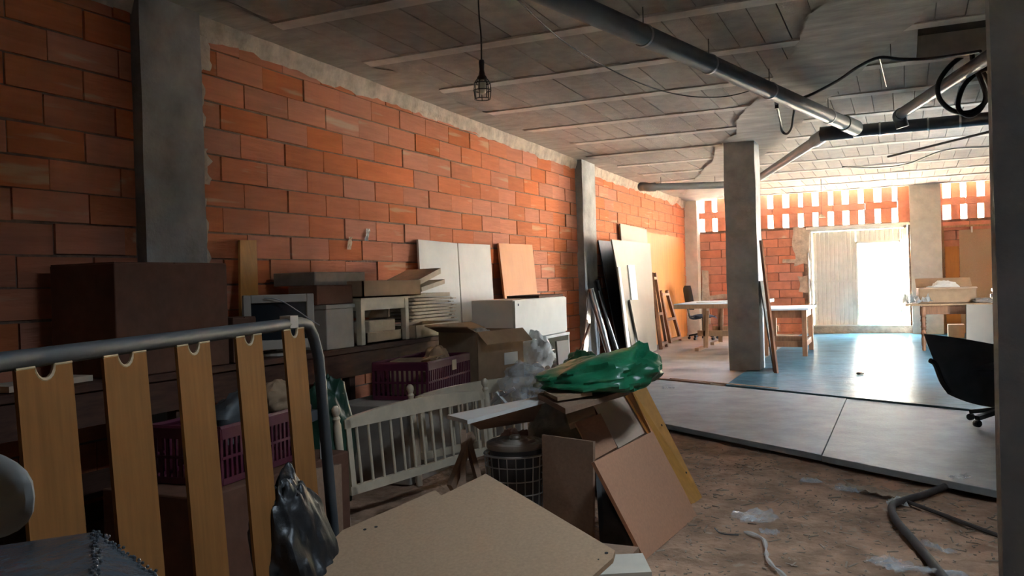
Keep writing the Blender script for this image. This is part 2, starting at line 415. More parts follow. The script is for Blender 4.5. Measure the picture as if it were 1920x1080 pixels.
column('column', -2.17, -1.76, 11.76, 12.2, CONCL, 'freestanding concrete column in the middle of the floor', rough=.012)
column('column', .232, 1.30, 2.68, 2.80, CONC, 'dark concrete pier beside the black office chair', rough=.004)
column('column', WX-.05, WX+.27, FY-.30, FY+.05, mat('concrete_lightened', (.66, .60, .50), .9, var=.1, scale=3, bump=.3, bscale=20, spec=.1), 'corner column where the left and far walls meet')  # concrete lightened to stand in for brightness on the backlit far columns
column('column', .16, .72, FY-.35, FY+.05, mat('concrete_lightened', (.66, .60, .50)), 'concrete column right of the cream metal gate')
# --- far wall: bricks, lattice openings, gate opening
GX0, GX1, GZ0, GZ1 = -1.80, .10, .24, 2.30
CONC_LIGHTENED = mat('concrete_lightened', (.66, .60, .50), .9, var=.1, scale=3, bump=.3, bscale=20, spec=.1)
wf = struct(MB().box((WX-.25, FY+.02, -.1), (GX0-.02, FY+.2, 2.37)).box((GX1+.02, FY+.02, -.1), (RX+.2, FY+.2, 2.37)).box((GX0-.02, FY+.02, GZ1), (GX1+.02, FY+.2, 2.37)).box((GX0-.02, FY+.02, -.1), (GX1+.02, FY+.2, GZ0)).build('wall_far', MORTAR, org=(0, FY, 0)), 'far brick wall pierced by rows of small openings', 'wall')
bf = brick_mesh('brick', BL-.012, .05, CH-.012, 'x', BRICKF)
k = 0; nfar = 0; restf = MB()
while Z0+k*CH < 2.36:
    z0 = max(.05, Z0+(k-1)*CH); z1 = min(Z0+k*CH, 2.37); k += 1
    x = WX-(.24 if k % 2 else 0)
    while x < RX:
        x1 = x+BL
        for a, c in (((max(x, WX), min(x1, GX0-.12)), (max(x, GX1+.1), x1)) if z1 > GZ0 and z0 < GZ1 else ((max(x, WX), x1),)):
            if c-a < .06: continue
            if c < 2.6 and nfar < 300:
                o = bpy.data.objects.new('brick', bf); C.objects.link(o); o.parent = wf
                o.location = ((a+c)/2, -.025+rb.uniform(-.005, .005), (z0+z1)/2); o.scale = ((c-a)/BL, 1, max(.1, (z1-z0)/CH)); nfar += 1
            else: restf.box((a+.006, FY-.02, z0+.006), (c-.006, FY+.03, z1-.006))
        x = x1
o = restf.build('brick_courses', BRICKF, wf); o['kind'] = 'stuff'
# lattice: upright bricks between openings
HX = [-4.076, -3.785, -3.49, -3.19, -2.889, -2.582, -2.267, -1.96, -1.657, -1.348, -1.056, -.755, -.439, -.112]
HW = .058
edges = [(WX+.2, HX[0]-HW)]+[(HX[i]+HW, HX[i+1]-HW) for i in range(13)]+[(HX[13]+HW, .2)]
RXS = [.85, 1.14, 1.44]
x = 1.74
while x < RX-.3: RXS.append(x); x += .31
edges += [(.68, .76)]+[(RXS[i]+HW, RXS[i+1]-HW) for i in range(len(RXS)-1)]+[(RXS[-1]+HW, RX)]
for row, (z0, z1) in enumerate(((2.37, 2.66), (2.80, 3.18))):
    for i, (a, c) in enumerate(edges):
        d = rb.uniform(-.02, .02)*(1 if row else .4)
        if c-a < .04: c = a+.06
        MB().box((a+d, FY-.02, z0), (c+d, FY+.14, z1)).build('upright_brick', BRICKF, wf, bevel=.006)
x = WX
while x < RX:
    x1 = min(x+.62, RX)
    MB().box((x+.003, FY-.022, 2.66), (x1-.003, FY+.142, 2.80)).build('lattice_course_brick', BRICKF, wf, bevel=.008); x = x1
# plaster round the gate
def patch(pts, name='plaster_patch', m=PLASTER, yy=FY-.062):
    MB().prism([Vector((x, yy+.01*noise.noise(Vector((x*3, z*3, 0))), z)) for x, z in pts], (0, .05, 0)).build(name, m, wf)
def ragged(x0, x1, z0, z1, s, amt=.07):
    pts = []
    for (ax, az), (bx, bz) in (((x0, z0), (x1, z0)), ((x1, z0), (x1, z1)), ((x1, z1), (x0, z1)), ((x0, z1), (x0, z0))):
        for i in range(7):
            t = i/7; px_, pz_ = ax+(bx-ax)*t, az+(bz-az)*t
            pts.append((px_+noise.noise(Vector((px_*4, pz_*4, s)))*amt, pz_+noise.noise(Vector((px_*4, pz_*4, s+9)))*amt))
    return pts
patch(ragged(-2.12, GX0-.0, 1.55, 2.36, 1)); patch(ragged(-2.03, GX0, .98, 1.32, 2)); patch(ragged(GX0, GX1+.05, GZ1+.02, 2.36, 3, .02)); patch(ragged(-1.98, GX0, .08, .7, 5, .04))
patch(ragged(-3.55, -3.15, 1.5, 1.62, 7, .03), m=PLASTER); patch(ragged(-4.1, -3.5, .85, .95, 8, .03)); patch(ragged(-4.1, -3.95, .3, 1.5, 9, .03)); patch(ragged(-2.35, -2.05, 1.6, 1.68, 12, .02))
# --- right and back walls close the hall outside the picture
SG = (12.0, 12.8, 2.1)      # unseen gateway added to the right wall for side light: Y from, Y to, height
struct(MB().box((RX, BY, -.1), (RX+.2, SG[0], 3.7)).box((RX, SG[1], -.1), (RX+.2, FY+.2, 3.7)).box((RX, SG[0], SG[2]), (RX+.2, SG[1], 3.7)).build('wall_right', MORTAR), 'right wall of the hall', 'wall')
BG = (1.75, 2.0, 1.3, 1.65)      # unseen opening added behind the camera for fill light: X from, X to, sill, head
struct(MB().box((WX-.3, BY-.2, -.1), (BG[0], BY, 3.7)).box((BG[1], BY-.2, -.1), (RX+.2, BY, 3.7)).box((BG[0], BY-.2, BG[3]), (BG[1], BY, 3.7)).box((BG[0], BY-.2, -.1), (BG[1], BY, BG[2])).build('wall_back', MORTAR), 'back wall of the hall', 'wall')
column('column', 1.26, RX+.05, 10.9, 11.1, CONC, 'unseen concrete pier added to cut side light on the left wall')  # unseen pier added to shape side light on the near left wall
struct(MB().box((WX-.1, .18, -.1), (-.74, .30, 3.45)).build('wall_light_screen', MORTAR), 'unseen partition added to shade the near left wall', 'wall')  # unseen partition added to keep back fill off the near left wall
# --- ceiling: joists, blocks, flush beam
SK = (.22, 1.05, 3.1, 4.05)     # unseen roof opening added for foreground light: X from, X to, Y from, Y to
ce = MB().box((WX-.3, BY-.3, .20), (SK[0], FY+.25, .27)).box((SK[1], BY-.3, .20), (RX+.3, FY+.25, .27)).box((SK[0], BY-.3, .20), (SK[1], SK[2], .27)).box((SK[0], SK[3], .20), (SK[1], FY+.25, .27)).build('ceiling', GAP, org=(0, 0, 0))
ce.location = (0, 5, CT); ce.rotation_euler = (-CSL, 0, 0); struct(ce, 'rough ceiling of grey blocks between pale concrete joists', 'ceiling')
for v in ce.data.vertices: v.co.y -= 5
def cobj(name, b, m, kind=None):       # ceiling-local parts
    me = bpy.data.meshes.new(name); me.from_pydata(b.v, [], b.f); me.materials.append(m)
    o = bpy.data.objects.new(name, me); C.objects.link(o); o.parent = ce
    if kind: o['kind'] = kind
    return o
JY = [4.975+1.165*i for i in range(-7, 13)]
def beam_l(y):                          # flush beam running along the hall
    return -2.42+.06*noise.noise(Vector((y*1.3, 1, 1)))
def bl(y): return -.42-(y-6.33)*.322       # left edge of the beam, skewed to the joists
BW = .82
HOLES = [(.05, 1.3, 7.62, 8.25), (-1.3, -.98, 11.1, 11.6)]
for y in JY:
    b = MB()
    for xa, xb in ((WX-.05, bl(y)+.1), (bl(y)+BW-.1, RX)):
        if xb > xa: b.box((xa, y-5-.075, -.012), (xb, y-5+.075, .20))
    cobj('joist', b, JOIST)
blk = []
me_b = None
for i in range(len(JY)-1):
    y0, y1 = JY[i]+.078, JY[i+1]-.078
    x = WX-.05+(.1 if i % 2 else 0)
    while x < RX:
        xc = x+.1025; inside = bl(y0)+.12 < xc < bl(y1)+BW-.12
        hole = (.12 < xc < 1.4 and 7.4 < (y0+y1)/2 < 8.3) or (SK[0]-.1 < xc < SK[1]+.1 and y0 < SK[3] and y1 > SK[2])
        if not inside and not (hole):
            blk.append((x, y0, y1))
        x += .205
def barea(t):
    p = px((t[0]+.1, (t[1]+t[2])/2, cz((t[1]+t[2])/2)))
    if p[2] < .5 or not (-60 < p[0] < 1850 and p[1] > -60): return 0
    a = px((t[0], t[1], cz(t[1]))); c = px((t[0]+.2, t[2], cz(t[2]))); return 1/p[2]**2
blk.sort(key=lambda t: -barea(t)); rest = MB(); n = 0
bb = MB().box((.003, 0, 0), (.202, 1.009, .20)); me_b = bpy.data.meshes.new('ceiling_block'); me_b.from_pydata(bb.v, [], bb.f); me_b.materials.append(BLOCK)
rc = random.Random(5)
for x, y0, y1 in blk:
    j = rc.uniform(-.004, .005)
    if n < 300 and barea((x, y0, y1)) > 0:
        o = bpy.data.objects.new('ceiling_block', me_b); C.objects.link(o); o.parent = ce; o.location = (x, y0-5, j); o.rotation_euler = (rc.uniform(-.003, .003), rc.uniform(-.012, .012), 0); n += 1
    else: rest.box((x+.003, y0-5, j), (x+.202, y1-5, .20))
cobj('ceiling_block_rows', rest, BLOCK, 'stuff')
def beamf(u, v):
    y = -8+u*(FY+3); e = .10*noise.noise(Vector((y*.9, v*5, 4)))+.05*noise.noise(Vector((y*4, v*5, 4)))
    x = max(WX, bl(y+5)-e+v*(BW+2*e))
    return (x, y, -.018-.006*noise.noise(Vector((x*3, y*2, 0))))
cobj('flush_beam', MB().sheet(beamf, 240, 8), SLABC)
# cement poured over blocks beside the left wall
def pour(u, v, s):
    y = -2+u*15; wd = .32+.30*max(0, noise.noise(Vector((y*.8, s, 0))))+.12*noise.noise(Vector((y*3, s, 0)))
    return (WX+v*wd, y, -.016-.004*noise.noise(Vector((v*5, y*3, 0))))
cobj('cement_smear', MB().sheet(lambda u, v: pour(u, v, 2.0), 160, 4), SLABC)
struct(MB().box((SK[0]-.35, SK[2]-1.5, CT+.25), (SK[0]-.2, SK[3]+1.5, CT+2.2)).build('wall_sun_screen', PLASTER), 'unseen roof screen added to keep sun out of the added opening', 'wall')  # unseen screen added to block direct sun at the roof opening
l = bpy.data.lights.new('roof_fill_portal', 'AREA'); l.shape = 'RECTANGLE'; l.size = SK[1]-SK[0]; l.size_y = SK[3]-SK[2]; l.cycles.is_portal = True  # portal for the added roof opening
o = bpy.data.objects.new('roof_fill_portal', l); C.objects.link(o); o.location = ((SK[0]+SK[1])/2, (SK[2]+SK[3])/2, CT+.28)
# --- outside
struct(MB().box((-60, FY+.22, -.15), (60, 60, .02)).box((RX+.22, -20, -.15), (60, FY+.22, .02)).box((-40, -30, -.15), (RX+.2, BY-.22, .02)).build('ground_outside', OUTG), 'sunlit pale ground outside the gate', 'ground')
hs_ = struct(MB().box((-40, 48, 0), (40, 54, 7.5)).build('wall_across_street', mat('sunlit_render', (.74, .68, .58), .9, var=.05)), 'sunlit pale building across the street', 'wall')
portal('door_portal', -.85, -.05, .25, 2.0, FY+.06)
o = bpy.data.objects['door_portal']
l = bpy.data.lights.new('side_fill_portal', 'AREA'); l.shape = 'RECTANGLE'; l.size = SG[1]-SG[0]; l.size_y = SG[2]-.1; l.cycles.is_portal = True
o = bpy.data.objects.new('side_fill_portal', l); C.objects.link(o); o.location = (RX+.1, (SG[0]+SG[1])/2, SG[2]/2+.05); o.rotation_euler = (R(90), 0, R(90))
portal('back_fill_portal', BG[0], BG[1], BG[2], BG[3], BY-.1); bpy.data.objects['back_fill_portal'].rotation_euler = (R(90), 0, 0)
portal('lattice_portal', WX+.2, RX-.1, 2.38, 3.1, FY+.16)
# ================================================================== GATE
g = thing('sliding_gate', (-.85, FY-.02, GZ0), 'cream ribbed sheet-metal gate with an open wicket doorway', 'gate')
b = MB()
for x0, x1, z0, z1 in ((GX0, GX0+.05, GZ0, GZ1), (GX1-.06, GX1, GZ0, GZ1), (GX0, GX1, GZ1-.05, GZ1)): b.box((x0, FY-.03, z0), (x1, FY+.05, z1))
b.build('gate_frame', GATE, g)
MB().box((GX0-.02, FY-.075, .06), (GX1+.1, FY+.02, GZ0)).build('threshold', PLASTER, g)
MB().box((GX0, FY-.08, GZ0), (GX1, FY+.02, GZ0+.03)).build('bottom_track', GATE, g)
def ribbed(x0, x1, z0, z1, y):
    b = MB(); n = int((x1-x0)/.085); s = (x1-x0)/n; b.box((x0, y+.014, z0), (x1, y+.022, z1))
    for i in range(n): b.prism([Vector((x0+i*s+.010, y+.014, z0)), Vector((x0+i*s+.018, y, z0)), Vector((x0+i*s+s-.018, y, z0)), Vector((x0+i*s+s-.010, y+.014, z0))], (0, 0, z1-z0))
    return b
ribbed(GX0+.06, -.88, GZ0+.03, 1.17, FY).build('lower_sheet', GATE, g)
ribbed(GX0+.06, -.88, 1.20, GZ1-.06, FY).build('upper_sheet', GATE, g)
ribbed(-.87, -.06, 1.99, GZ1-.06, FY).build('transom_sheet', GATE, g)
MB().box((GX0+.05, FY-.008, 1.165), (-.88, FY+.03, 1.205)).build('cross_rail', GATE, g)
b = MB(); b.box((-.885, FY-.015, GZ0), (-.845, FY+.03, 2.0)).box((-.06, FY-.015, GZ0), (-.025, FY+.03, 2.25)).box((-.885, FY-.015, 1.96), (-.03, FY+.03, 2.0)); b.build('wicket_frame', GATE, g)
MB().box((-.02, FY-.05, GZ0+.02), (.045, FY+.01, 2.23)).build('jamb_sheet', GATE, g)
MB().box((GX0-.05, FY-.10, 2.30), (GX1+.06, FY-.03, 2.345)).build('top_rail', GATE, g)
MB().tube([(GX0-.02, FY-.1, .75), (GX0-.02, FY-.1, 1.8)], .018, 8).build('pull_bar', METAL, g)
MB().tube([(.03, FY-.1, .9), (.03, FY-.1, 2.1)], .015, 8).build('pull_bar', GATE, g)
MB().bar((GX0-.03, FY-.09, .70), (GX0+.12, FY-.12, .70), .04, .03).build('latch', METAL, g)
# ================================================================== PIPES, CABLES, LAMP
ZP = 3.02
def cpx(x, y, z=ZP): return PZ(x, y, z)
pr = thing('drain_pipe', cpx(1599, 238), 'thick grey plastic drain pipe hung diagonally below the ceiling', 'pipe')
A0 = cpx(1199, 63, 3.06); A1 = cpx(1597, 237, 3.0); dirp = (A1-A0).normalized(); A00 = A0-dirp*3.2
MB().tube([A00, A1], .075, 20).build('pipe', PVC, pr, smooth=True)
MB().tube([A1-dirp*.30, A1+dirp*.12], .088, 20).build('socket', PVC, pr, smooth=True)
for x, y in ((1210, 68), (1330, 119), (1440, 166), (1545, 212)):
    t = (PZ(x, y, 3.05)-A0).dot(dirp); c = A0+dirp*t
    h = MB().tube([c-dirp*.012, c+dirp*.012], .081, 20).build('hanger_strap', METAL, pr, smooth=True)
    MB().tube([c+Vector((0, 0, .07)), Vector((c.x, c.y, cz(c.y)))], .004, 6).build('hanger_wire', DARKM, h)
cr = thing('drain_pipe', cpx(1560, 250, 2.98), 'dark grey drain pipe crossing the ceiling with a sloping branch', 'pipe')
Q0 = cpx(1548, 251, 2.98); Q1 = cpx(1843, 223, 2.98); dq = (Q1-Q0).normalized()
MB().tube([Q0, Q1+dq*6.0], .07, 18).build('pipe', PVCD, cr, smooth=True)
MB().tube([Q0-dq*.06, Q0+dq*.30], .085, 18).build('socket', PVCD, cr, smooth=True)
K0 = Q0; K1 = PZ(1417, 338, 2.98); dk = (K1-K0).normalized()
MB().tube([K0, K1+dk*1.2], .06, 16).build('branch_pipe', PVC, cr, smooth=True)
MB().tube([K0, K0+dk*.5], .078, 16).build('branch_socket', PVCD, cr, smooth=True)
for x in (1650, 1740, 1800):
    c = cpx(x, 250-(x-1560)*.095, 2.98); c = Q0+dq*((c-Q0).dot(dq)); MB().tube([c-dq*.01, c+dq*.01], .076, 18).build('hanger_strap', METAL, cr, smooth=True)
c2 = thing('drain_pipe', cpx(1690, 222, 3.0), 'short grey branch pipe with an elbow dropping into the cross pipe', 'pipe')
B0 = cpx(1688, 214, 3.06); B1 = PZ(1845, 112, 3.10)
MB().tube([B0, B1+(B1-B0).normalized()*1.5], .058, 16).build('pipe', PVC, c2, smooth=True)
db = (B0-B1).normalized()
MB().tube(spline([B0-db*.03, B0+db*.05+Vector((0, 0, -.01)), B0+db*.09+Vector((.03, 0, -.06)), B0+db*.10+Vector((.05, 0, -.13))], 4), .066, 16).build('elbow', PVC, c2, smooth=True)
c3 = thing('drain_pipe', PX(1215, 351, -4.2), 'dark horizontal drain pipe entering behind the freestanding column', 'pipe')
D0 = PX(1216, 351, -4.02); D1 = PY(1372, 347, D0.y+.6); D1.z = D0.z-.0
MB().tube([D0, D1], .062, 16).build('pipe', PVCD, c3, smooth=True)
MB().tube(spline([D0+(D1-D0).normalized()*.12, D0, D0+Vector((-.08, .05, .02)), D0+Vector((-.17, .1, .03))], 4), .078, 16).build('elbow', PVCD, c3, smooth=True)
for t_ in (.15, .8):
    p = lerp(D0, D1, t_); MB().tube([p+Vector((0, 0, .05)), Vector((p.x, p.y, cz(p.y)+.005))], .004, 6).build('hanger_wire', DARKM, c3)
# black hose loops by the right column
d = 7.5; loops = []
hz = thing('hose_coil', PD(1800, 160, d), 'black hose coiled in loops below the dark ceiling opening', 'hose')
pts = [PD(x, y, d+k*.02) for k, (x, y) in enumerate(((1845, 92), (1815, 100), (1783, 122), (1760, 155), (1762, 185), (1785, 207), (1815, 211), (1843, 196), (1858, 170), (1846, 140), (1828, 115), (1826, 102)))]
MB().tube(spline(pts, 6), .021, 8).build('hose_loop', BLACK, hz, smooth=True)
pts = [PD(x, y, d-.1+k*.02) for k, (x, y) in enumerate(((1822, 96), (1825, 118), (1838, 148), (1848, 180), (1838, 205), (1818, 217), (1800, 208), (1797, 190), (1808, 160), (1830, 138), (1852, 128)))]
MB().tube(spline(pts, 6), .021, 8).build('hose_loop', BLACK, hz, smooth=True)
MB().tube([PD(1826, 98, d), PD(1826, 98, d)+Vector((0, 0, .62))], .006, 6).build('hanging_wire', DARKM, hz)
pts = [PC(x, y, dr) for x, y, dr in ((1838, 96, .25), (1790, 104, .18), (1740, 110, .12), (1690, 111, .08), (1649, 108, .05), (1610, 125, .07), (1570, 152, .10), (1530, 173, .10), (1495, 190, .12), (1488, 215, .22), (1484, 240, .32), (1475, 251, .36), (1466, 245, .32), (1463, 225, .25), (1456, 196, .18), (1452, 175, .12))]
cb = thing('power_cable', pts[4], 'thick black cable looping from the hose coil to the drain pipe', 'cable')
MB().tube(spline(pts, 6), .013, 7).build('cable', BLACK, cb, smooth=True)
MB().tube([PC(1649, 108, .05), PC(1662, 162, .02)], .005, 6).build('tie_wire', DARKM, cb)
MB().tube([pts[-2]+Vector((0, 0, .05)), pts[-2]-Vector((0, 0, .04))], .02, 8).build('plug', BLACK, cb)
pts = [PC(x, y, dr) for x, y, dr in ((905, -40, .03), (970, 0, .05), (1010, 38, .08), (1060, 80, .11), (1110, 111, .13), (1160, 138, .15), (1210, 160, .16), (1260, 175, .17), (1310, 182, .17), (1360, 181, .15), (1400, 172, .12), (1432, 160, .10))]
tag(MB().tube(spline(pts, 5), .005, 6).build('thin_cable', BLACK), 'thin black cable sagging below the ceiling joists', 'cable')
pts = [PD(x, y, 11+(x-1580)*.002) for x, y in ((1580, 313), (1640, 315), (1700, 308), (1760, 285), (1800, 278), (1850, 275), (1900, 270))]
tag(MB().tube(spline(pts, 4), .012, 6).build('loose_cable', BLACK), 'drooping black cable end under the ceiling by the gate column', 'cable')
tag(MB().tube([PZ(1665, 294, 2.98), PZ(1900, 236, 2.98)], .016, 6).build('conduit', TUBER), 'straight thin brown conduit below the ceiling by the gate column', 'conduit')
hw = thing('hanging_wire', PD(1538, 360, 15.8), 'thin wire hanging from the ceiling with a small paper shade', 'wire')
MB().tube([PD(1538, 306, 15.8), PD(1540, 363, 15.8)], .004, 5).build('wire', DARKM, hw)
MB().lathe([(.09, 0), (.01, .06)], PD(1540, 408, 15.8), n=10).build('paper_shade', LABELP, hw)
MB().tube([PD(1540, 363, 15.8), PD(1540, 405, 15.8)], .003, 5).build('lower_wire', DARKM, hw)
# work lamp
lp = PD(905, 188, 5.7); top = PD(904, 112, 5.7); k = (top.z-lp.z)
wl_ = thing('work_lamp', lp, 'black caged inspection lamp hanging on its cable from the ceiling', 'lamp')
ax = Vector((0, 0, 1)); c = Vector((lp.x, lp.y, lp.z))
MB().lathe([(.010, k), (.017, k-.005), (.019, k*.93), (.016, k*.75), (.022, k*.62), (.034, k*.56), (.034, k*.5), (.02, k*.5)], c, n=12).build('handle', BLACK, wl_, smooth=True)
MB().lathe([(.012, k*.5), (.018, k*.46), (.030, k*.33), (.031, k*.25), (.022, k*.17), (.004, k*.14)], c, n=14).build('bulb', BULB, wl_, smooth=True)
for z, r in ((k*.42, .053), (k*.24, .058), (k*.03, .052)):
    MB().tube([c+Vector((r*math.cos(t*R(20)), r*math.sin(t*R(20)), z)) for t in range(19)], .0035, 6).build('cage_ring', BLACK, wl_)
for i in range(7):
    a = i*2*math.pi/7+.3; MB().tube([c+Vector((r*math.cos(a), r*math.sin(a), z)) for r, z in ((.034, k*.52), (.053, k*.42), (.058, k*.24), (.052, k*.03))], .003, 6).build('cage_wire', BLACK, wl_)
pts = [c+Vector((0, 0, k)), c+Vector((.0, .005, k+.15)), c+Vector((-.008, .0, k+.3)), Vector((c.x-.01, c.y, cz(c.y)))]
MB().tube(spline(pts, 4), .005, 6).build('cord', BLACK, wl_)
# ================================================================== FAR END FURNITURE
# trestle table by the corner
tt = thing('trestle_table', PZ(1318, 656, BZ), 'long worktable on pale wooden trestles left of the freestanding column', 'table')
ya, yb = 14.9, 16.6; xa, xb = -3.45, -2.2; tz = .86
MB().box((xa-.22, ya-.05, tz), (xb, yb, tz+.035)).build('table_top', LBLUE, tt)
MB().box((xa-.22, ya-.08, tz-.05), (xb, ya-.03, tz+.02)).build('front_rail', WOODP, tt)
for y in (ya+.12, yb-.25):
    tr_ = MB().bar((xa+.15, y, BZ+.30), (xb+.1, y, BZ+.30), .05, .10).build('trestle_beam', WOODP, tt)
    for x in (xa+.28, xb-.15):
        MB().bar((x-.0, y, BZ+.05), (x, y, tz-.03), .05, .06).build('trestle_leg', WOODP, tr_)
        MB().bar((x-.10, y-.26, BZ+.03), (x-.10, y+.26, BZ+.03), .07, .06).build('foot', WOODP, tr_)
        MB().bar((x+.05, y-.16, BZ+.06), (x+.05, y, tz-.1), .03, .05).build('brace', WOODP, tr_)
tag(MB().prism([Vector((xa+.1, ya+.3, tz+.036)), Vector((xb, ya+.5, tz+.036)), Vector((xb, yb, tz+.036)), Vector((xa+.1, ya+.55, tz+.036))], (0, 0, .02)).build('white_sheet', WHITE), 'white sheet of board lying on the trestle worktable', 'board')
def office_chair(loc, rz, label, seatm, back=True, s=1.0, tilt=.15, bw=.46, bh=.5):
    t = thing('office_chair', loc, label, 'chair'); Lc = Vector(loc)
    ca, sa = math.cos(rz), math.sin(rz)
    def W(x, y, z): return Lc+Vector((x*ca-y*sa, x*sa+y*ca, z))*s
    for i in range(5):
        a = i*2*math.pi/5+.35
        leg = MB().bar(W(.03*math.cos(a), .03*math.sin(a), .13), W(.30*math.cos(a), .30*math.sin(a), .075), .05*s, .035*s).build('base_arm', BLACK, t)
        cc = W(.30*math.cos(a), .30*math.sin(a), .03)
        MB().lathe([(.028*s, -.022*s), (.031*s, 0), (.028*s, .022*s)], cc, axis=(math.sin(a+rz), -math.cos(a+rz), 0), n=10).build('caster', BLACK, leg)
    MB().tube([W(0, 0, .09), W(0, 0, .44)], .025*s, 10).build('gas_column', DARKM, t)
    b = MB(); b.sheet(lambda u, v: W((u-.5)*bw*1.02, (v-.5)*.46, .52-.05*(abs(u-.5)*2)**3-.05*(abs(v-.5)*2)**3+.0), 10, 10)
    b.sheet(lambda u, v: W((u-.5)*bw*1.02, (v-.5)*.46, .44+.03*(abs(u-.5)*2)**3+.03*(abs(v-.5)*2)**3), 10, 10)
    b.build('seat', seatm, t, smooth=True)
    if back:
        b = MB()
        for dy in (.045, -.045):
            b.sheet(lambda u, v: W((u-.5)*bw*(1-.25*(abs(v-.55)*2)**4), -.23-math.sin(tilt)*(v*bh)-.05*(1-(2*u-1)**2)+dy*(1-abs(2*u-1)**4)*(1-abs(2*v-1)**6), .52+.1+v*bh*math.cos(tilt)), 12, 12)
        b.build('backrest', seatm, t, smooth=True)
        MB().tube(spline([W(0, -.05, .44), W(0, -.25, .44), W(0, -.30, .58), W(0, -.33, .80)], 4), .02*s, 8).build('back_support', DARKM, t)
    return t, W
office_chair((-3.75, 17.6, BZ+.007), R(-60), 'navy blue swivel chair behind the trestle worktable', DKBLUE)
# white tube chair under the table
wc = thing('metal_chair', (-2.75, 17.4, BZ), 'white tube-framed chair with navy seat under the trestle worktable', 'chair')
for sx in (-.2, .2):
    MB().tube(spline([Vector((-2.75+sx, 17.15, BZ+.0)), Vector((-2.75+sx, 17.2, BZ+.45)), Vector((-2.75+sx, 17.22, BZ+.74)), Vector((-2.75+sx*.6, 17.25, BZ+.80))], 4), .018, 8).build('side_tube', WHITEB, wc, smooth=True)
    MB().tube([Vector((-2.75+sx, 17.2, BZ+.42)), Vector((-2.75+sx, 17.6, BZ+.42)), Vector((-2.75+sx, 17.65, BZ+.01))], .018, 8).build('leg', WHITEB, wc, smooth=True)
MB().box((-2.96, 17.15, BZ+.42), (-2.54, 17.6, BZ+.46)).build('seat', DKBLUE, wc, bevel=.015)
MB().box((-2.93, 17.19, BZ+.1), (-2.57, 17.22, BZ+.40)).build('panel', DKBLUE, wc)
# small worktable right of the column
st = thing('small_table', (-1.65, 14.8, BZ), 'small wooden table with a pale blue top between column and gate', 'table')
LF, LL, LB, = PZ(1512, 670, BZ+.015), PZ(1452, 664, BZ+.015), PZ(1520, 655, BZ+.015)
LF = Vector((-1.40, 13.9, 0)); LL = Vector((-1.99, 13.95, 0)); LB = Vector((-1.42, 15.1, 0)); LK = Vector((-2.01, 15.1, 0)); zt = .80
for p in (LF, LL, LB, LK): MB().box((p.x-.035, p.y-.035, BZ+.015), (p.x+.035, p.y+.035, zt)).build('leg', WOOD, st)
for a, c_ in ((LF, LL), (LF, LB), (LB, LK), (LL, LK)):
    MB().bar((a.x, a.y, zt-.06), (c_.x, c_.y, zt-.06), .03, .12).build('apron', WOOD, st)
    MB().bar((a.x, a.y, .27), (c_.x, c_.y, .27), .03, .09).build('stretcher', WOOD, st)
MB().box((-2.07, 13.82, zt), (-1.33, 15.18, zt+.03)).build('table_top', LBLUE, st, bevel=.004)
# boards leaning on the freestanding column
tag(MB().slab([PZ(1457, 700, BZ+.015), PZ(1451, 699, BZ+.015), Vector((-1.735, 11.78, 1.82)), Vector((-1.70, 11.72, 1.82))], .025).build('wooden_batten', WOOD), 'tall wooden batten leaning against the freestanding column', 'batten')
tag(MB().slab([Vector((-1.56, 11.60, BZ+.015)), Vector((-1.60, 12.1, BZ+.015)), Vector((-1.74, 12.1, 1.28)), Vector((-1.735, 11.78, 1.28))], .015).build('leaning_sheet', DGREY), 'dark grey sheet leaning against the freestanding column', 'board')
# table with turned legs on the right
rt_ = thing('turned_leg_table', (.6, 15.4, BZ), 'old reddish wooden table with turned legs, loaded with a box', 'table')
prof = [(.022, 0), (.03, .03), (.024, .06), (.035, .10), (.035, .20), (.022, .23), (.042, .28), (.024, .33), (.045, .38), (.028, .43), (.045, .48), (.028, .53), (.042, .56), (.045, .58), (.045, .70)]
for x, y in ((.28, 15.0), (.30, 15.9), (1.6, 15.0), (1.6, 15.9)): MB().lathe(prof, (x, y, BZ+.015), n=12).build('leg', WOOD, rt_, smooth=True)
b = MB(); b.box((.28, 14.98, .66), (1.6, 15.02, .80)).box((.28, 15.88, .66), (1.6, 15.92, .80)).box((.27, 15, .66), (.31, 15.9, .80)).box((1.58, 15, .66), (1.62, 15.9, .80)); b.build('apron', WOOD, rt_)
MB().box((.03, 14.9, .80), (1.75, 16.0, .83)).build('table_top', WOODP, rt_, bevel=.005)
bx = thing('cardboard_box', (.55, 15.4, .83), 'open shallow cardboard box with white wrapping on the turned-leg table', 'box')
open_box(bx, rect(.62, 15.4, .832, .82, .55, .05), .24, .01, CARD, flaps=((0, .16, -.02), (2, .22, .14)))
tag(blob('white_wrapping', (.60, 15.38, .985), (.27, .19, .19), WHITE, amp=.3, seed=3), 'bunched white wrapping inside the open box on the table', 'wrapping')
tag(crumple('plastic_wrapping', (.20, 15.1, .835), .3, .3, .3, CLEARG, .16, 4), 'crumpled cloudy plastic at the end of the turned-leg table', 'plastic')
tag(blob('grey_rag', (1.12, 15.05, .865), (.14, .09, .045), CARDG, amp=.3, seed=8), 'crumpled grey rag beside the open box on the table', 'rag')
tc_ = thing('tool_case', (1.42, 15.35, .83), 'dark blue tool case on the turned-leg table', 'case')
MB().box((1.28, 15.2, .832), (1.62, 15.5, .98)).build('body', BLUEC, tc_, bevel=.02); MB().box((1.27, 15.19, .985), (1.63, 15.51, 1.05)).build('lid', BLUEC, tc_, bevel=.02)
MB().box((1.24, 15.22, .90), (1.28, 15.3, .96)).build('clasp', BLACK, tc_); MB().tube([(1.36, 15.35, 1.05), (1.38, 15.35, 1.09), (1.52, 15.35, 1.09), (1.54, 15.35, 1.05)], .012, 8).build('handle', BLACK, tc_)
